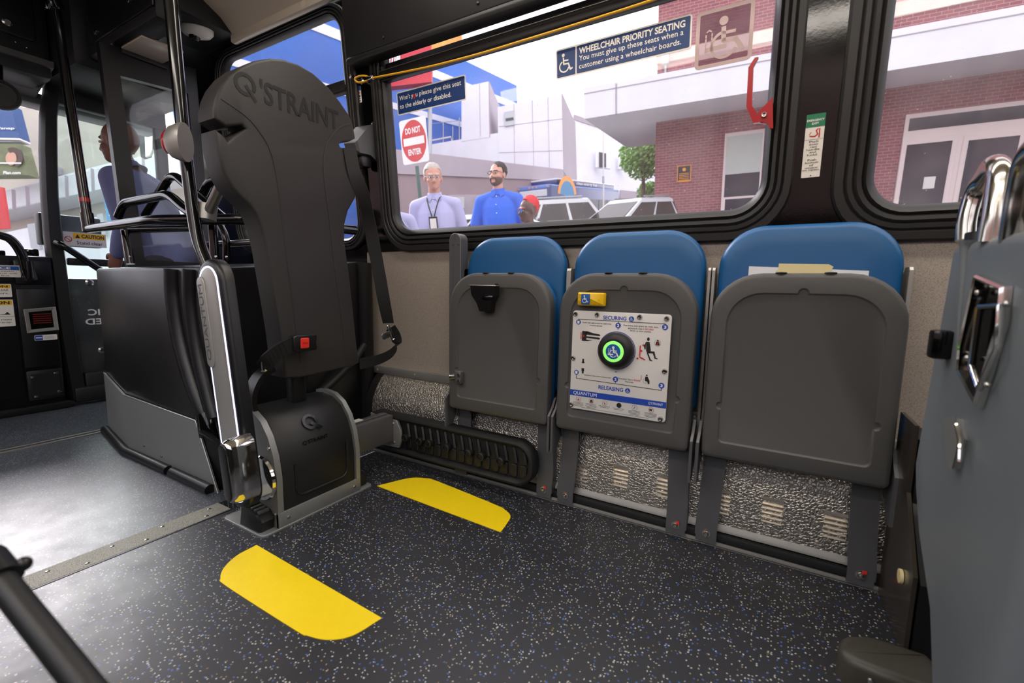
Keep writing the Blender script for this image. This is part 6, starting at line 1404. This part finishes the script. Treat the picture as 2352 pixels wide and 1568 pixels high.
    if glasses:
        g = thing_part = B()
        for s in (-1, 1):
            g.tube([Mh @ Vector((s * .032 + .024 * math.cos(2 * PI * k / 16), .104, 1.667 + .017 * math.sin(2 * PI * k / 16))) for k in range(17)], .002, 6, False); g.tube([Mh @ Vector((s * .056, .102, 1.67)), Mh @ Vector((s * .078, .08, 1.672)), Mh @ Vector((s * .082, -.005, 1.665))], .002, 6)
        g.tube([Mh @ Vector((-.008, .105, 1.67)), Mh @ Vector((.008, .105, 1.67))], .002, 6); fr_ = g.fin('glasses', 'textk' if glasses != 'thin' else 'xmetal', t)
        if glasses == 'sun':
            b = B()
            for s in (-1, 1): b.loops([[Mh @ Vector((s * .032 + .023 * math.cos(2 * PI * k / 16), y, 1.667 + .016 * math.sin(2 * PI * k / 16))) for k in range(16)] for y in (.1025, .1055)])
            b.fin('lenses', mat('mirror_lens', (60, 120, 210), .1, metal=.6) if glasses == 'sun' else mat('tinted_lens', (96, 90, 90), .1), fr_)
    if lanyard:
        b = B()
        for s in (-1, 1): b.ribbon([M @ p for p in spline([ln((s * .07, -.02, 1.50)), ln((s * .058, .085, 1.46)), ln((s * .035, .14, 1.38)), ln((s * .012, .15 + belly * .5, 1.30))], 5)], M.to_3x3() @ Vector((1, 0, 0)), .012, .003)
        l = b.fin('lanyard', 'textk', t)
        c = ln((0, .16 + belly * .6, 1.235)); b = B().prism(rrect(-.04, .04, -.062, .062, .008, 3), -.004, .004, M @ fr(c, (-1, 0, 0), (0, 0, 1))).fin('badge_holder', 'textk', l, 0)
        B().prism(rrect(-.03, .03, -.045, .045, .004, 3), .0, .0055, M @ fr(c, (-1, 0, 0), (0, 0, 1))).fin('badge_card', 'text', l, 0)
    return t
def Mper(px, d, zg, face, sc=1., street=True):
    """stand on the street (height zg) where column px at depth d falls; face = street heading (radians from street X)"""
    q = toS(pD(px, 500, d)); p = S(q.x, q.y, zg); f = Vector((math.cos(face), 0, 0)) + SY * math.sin(face); r = f.cross(SZ)
    return Matrix(((r.x, f.x, SZ.x, p.x), (r.y, f.y, SZ.y, p.y), (r.z, f.z, SZ.z, p.z), (0, 0, 0, 1))) @ Matrix.Scale(sc, 4)
D2 = math.radians
M_.update(beardc=mat('short_beard', (104, 76, 66), .7, var=.2, vscale=80), skinl=mat('light_skin', (216, 160, 138), .55, var=.06, vscale=9), skinm=mat('tan_skin', (196, 146, 124), .55, var=.06, vscale=9), skind=mat('brown_skin', (132, 92, 76), .5, var=.1, vscale=9), skink=mat('dark_skin', (96, 64, 56), .5, var=.1, vscale=9),
 lilac=mat('pale_lilac_shirt', (186, 186, 224), .8, bump=.3, bscale=60), polo=mat('blue_polo_knit', (52, 104, 216), .8, bump=.4, bscale=120, var=.12, vscale=60), slate=mat('slate_blue_shirt', (116, 124, 172), .8, bump=.3, bscale=50), denim=mat('dark_trousers', (46, 48, 60), .85), greyhair=mat('grey_hair', (190, 182, 172), .7, var=.2, vscale=60), darkhair=mat('dark_brown_hair', (44, 36, 34), .6, var=.2, vscale=60), redhair=mat('bright_red_hair', (222, 28, 44), .6, var=.2, vscale=60), tee=mat('white_tee', (220, 220, 224), .8))
person('grey haired person in a pale lilac shirt with a badge on a lanyard', Mper(1003, 4.5, .17, D2(-62), 1.035), 'skinl', 'lilac', 'denim', 'receding', 'greyhair', glasses='thin', lanyard=True, yaw=.28, pitch=.16, belly=.03,
       arms=[[(s * .19, -.01, 1.40), (s * .255, -.02, 1.12), (s * .265, .09, .86)] for s in (-1, 1)])
person('bearded person in a bright blue polo shirt with dark glasses', Mper(1148, 5.15, .17, D2(-70), 1.075), 'skinl', 'polo', 'denim', 'short', 'darkhair', beard='beardc', glasses='dark', short=True, yaw=-.35, pitch=-.06, belly=.035,
       arms=[[(s * .195, -.01, 1.40), (s * .275, -.02, 1.13), (s * .31, .06, .88)] for s in (-1, 1)])
person('person with bright red hair and blue mirrored sunglasses, only the head above the sill', Mper(1214, 4.2, .0, D2(-122), .91), 'skink', 'tee', 'denim', 'mohawk', 'redhair', glasses='sun', yaw=.1, pitch=.05)
person('person in a pale lilac shirt cut off by the left window frame', Mper(889, 3.9, .12, D2(-40), .965), 'skinl', 'lilac', 'denim', 'short', 'greyhair', arms=[[(s * .19, -.01, 1.40), (s * .26, .0, 1.14), (s * .16, .2, 1.0)] for s in (-1, 1)])
# bald person just inside the front door, stooping towards the dash
pf = pD(345, 700, 2.78); f = Vector((-.80, -.60, 0)).normalized(); r = f.cross(Vector((0, 0, 1)))
Mb = Matrix(((r.x, f.x, 0, -3.36), (r.y, f.y, 0, 1.36), (r.z, f.z, 1, 0), (0, 0, 0, 1)))
Mb.translation += RIGHT * .14 - Vector((0, .05, .005))
person('bald person in a slate blue shirt behind the glass partition at the door', Mb, 'skind', 'slate', 'denim', None, None, lean=.42, yaw=-.1, pitch=.12, belly=.05,
       arms=[[(s * .19, -.01, 1.40), (s * .24, .03, 1.12), (s * .17, .2, .95)] for s in (-1, 1)])
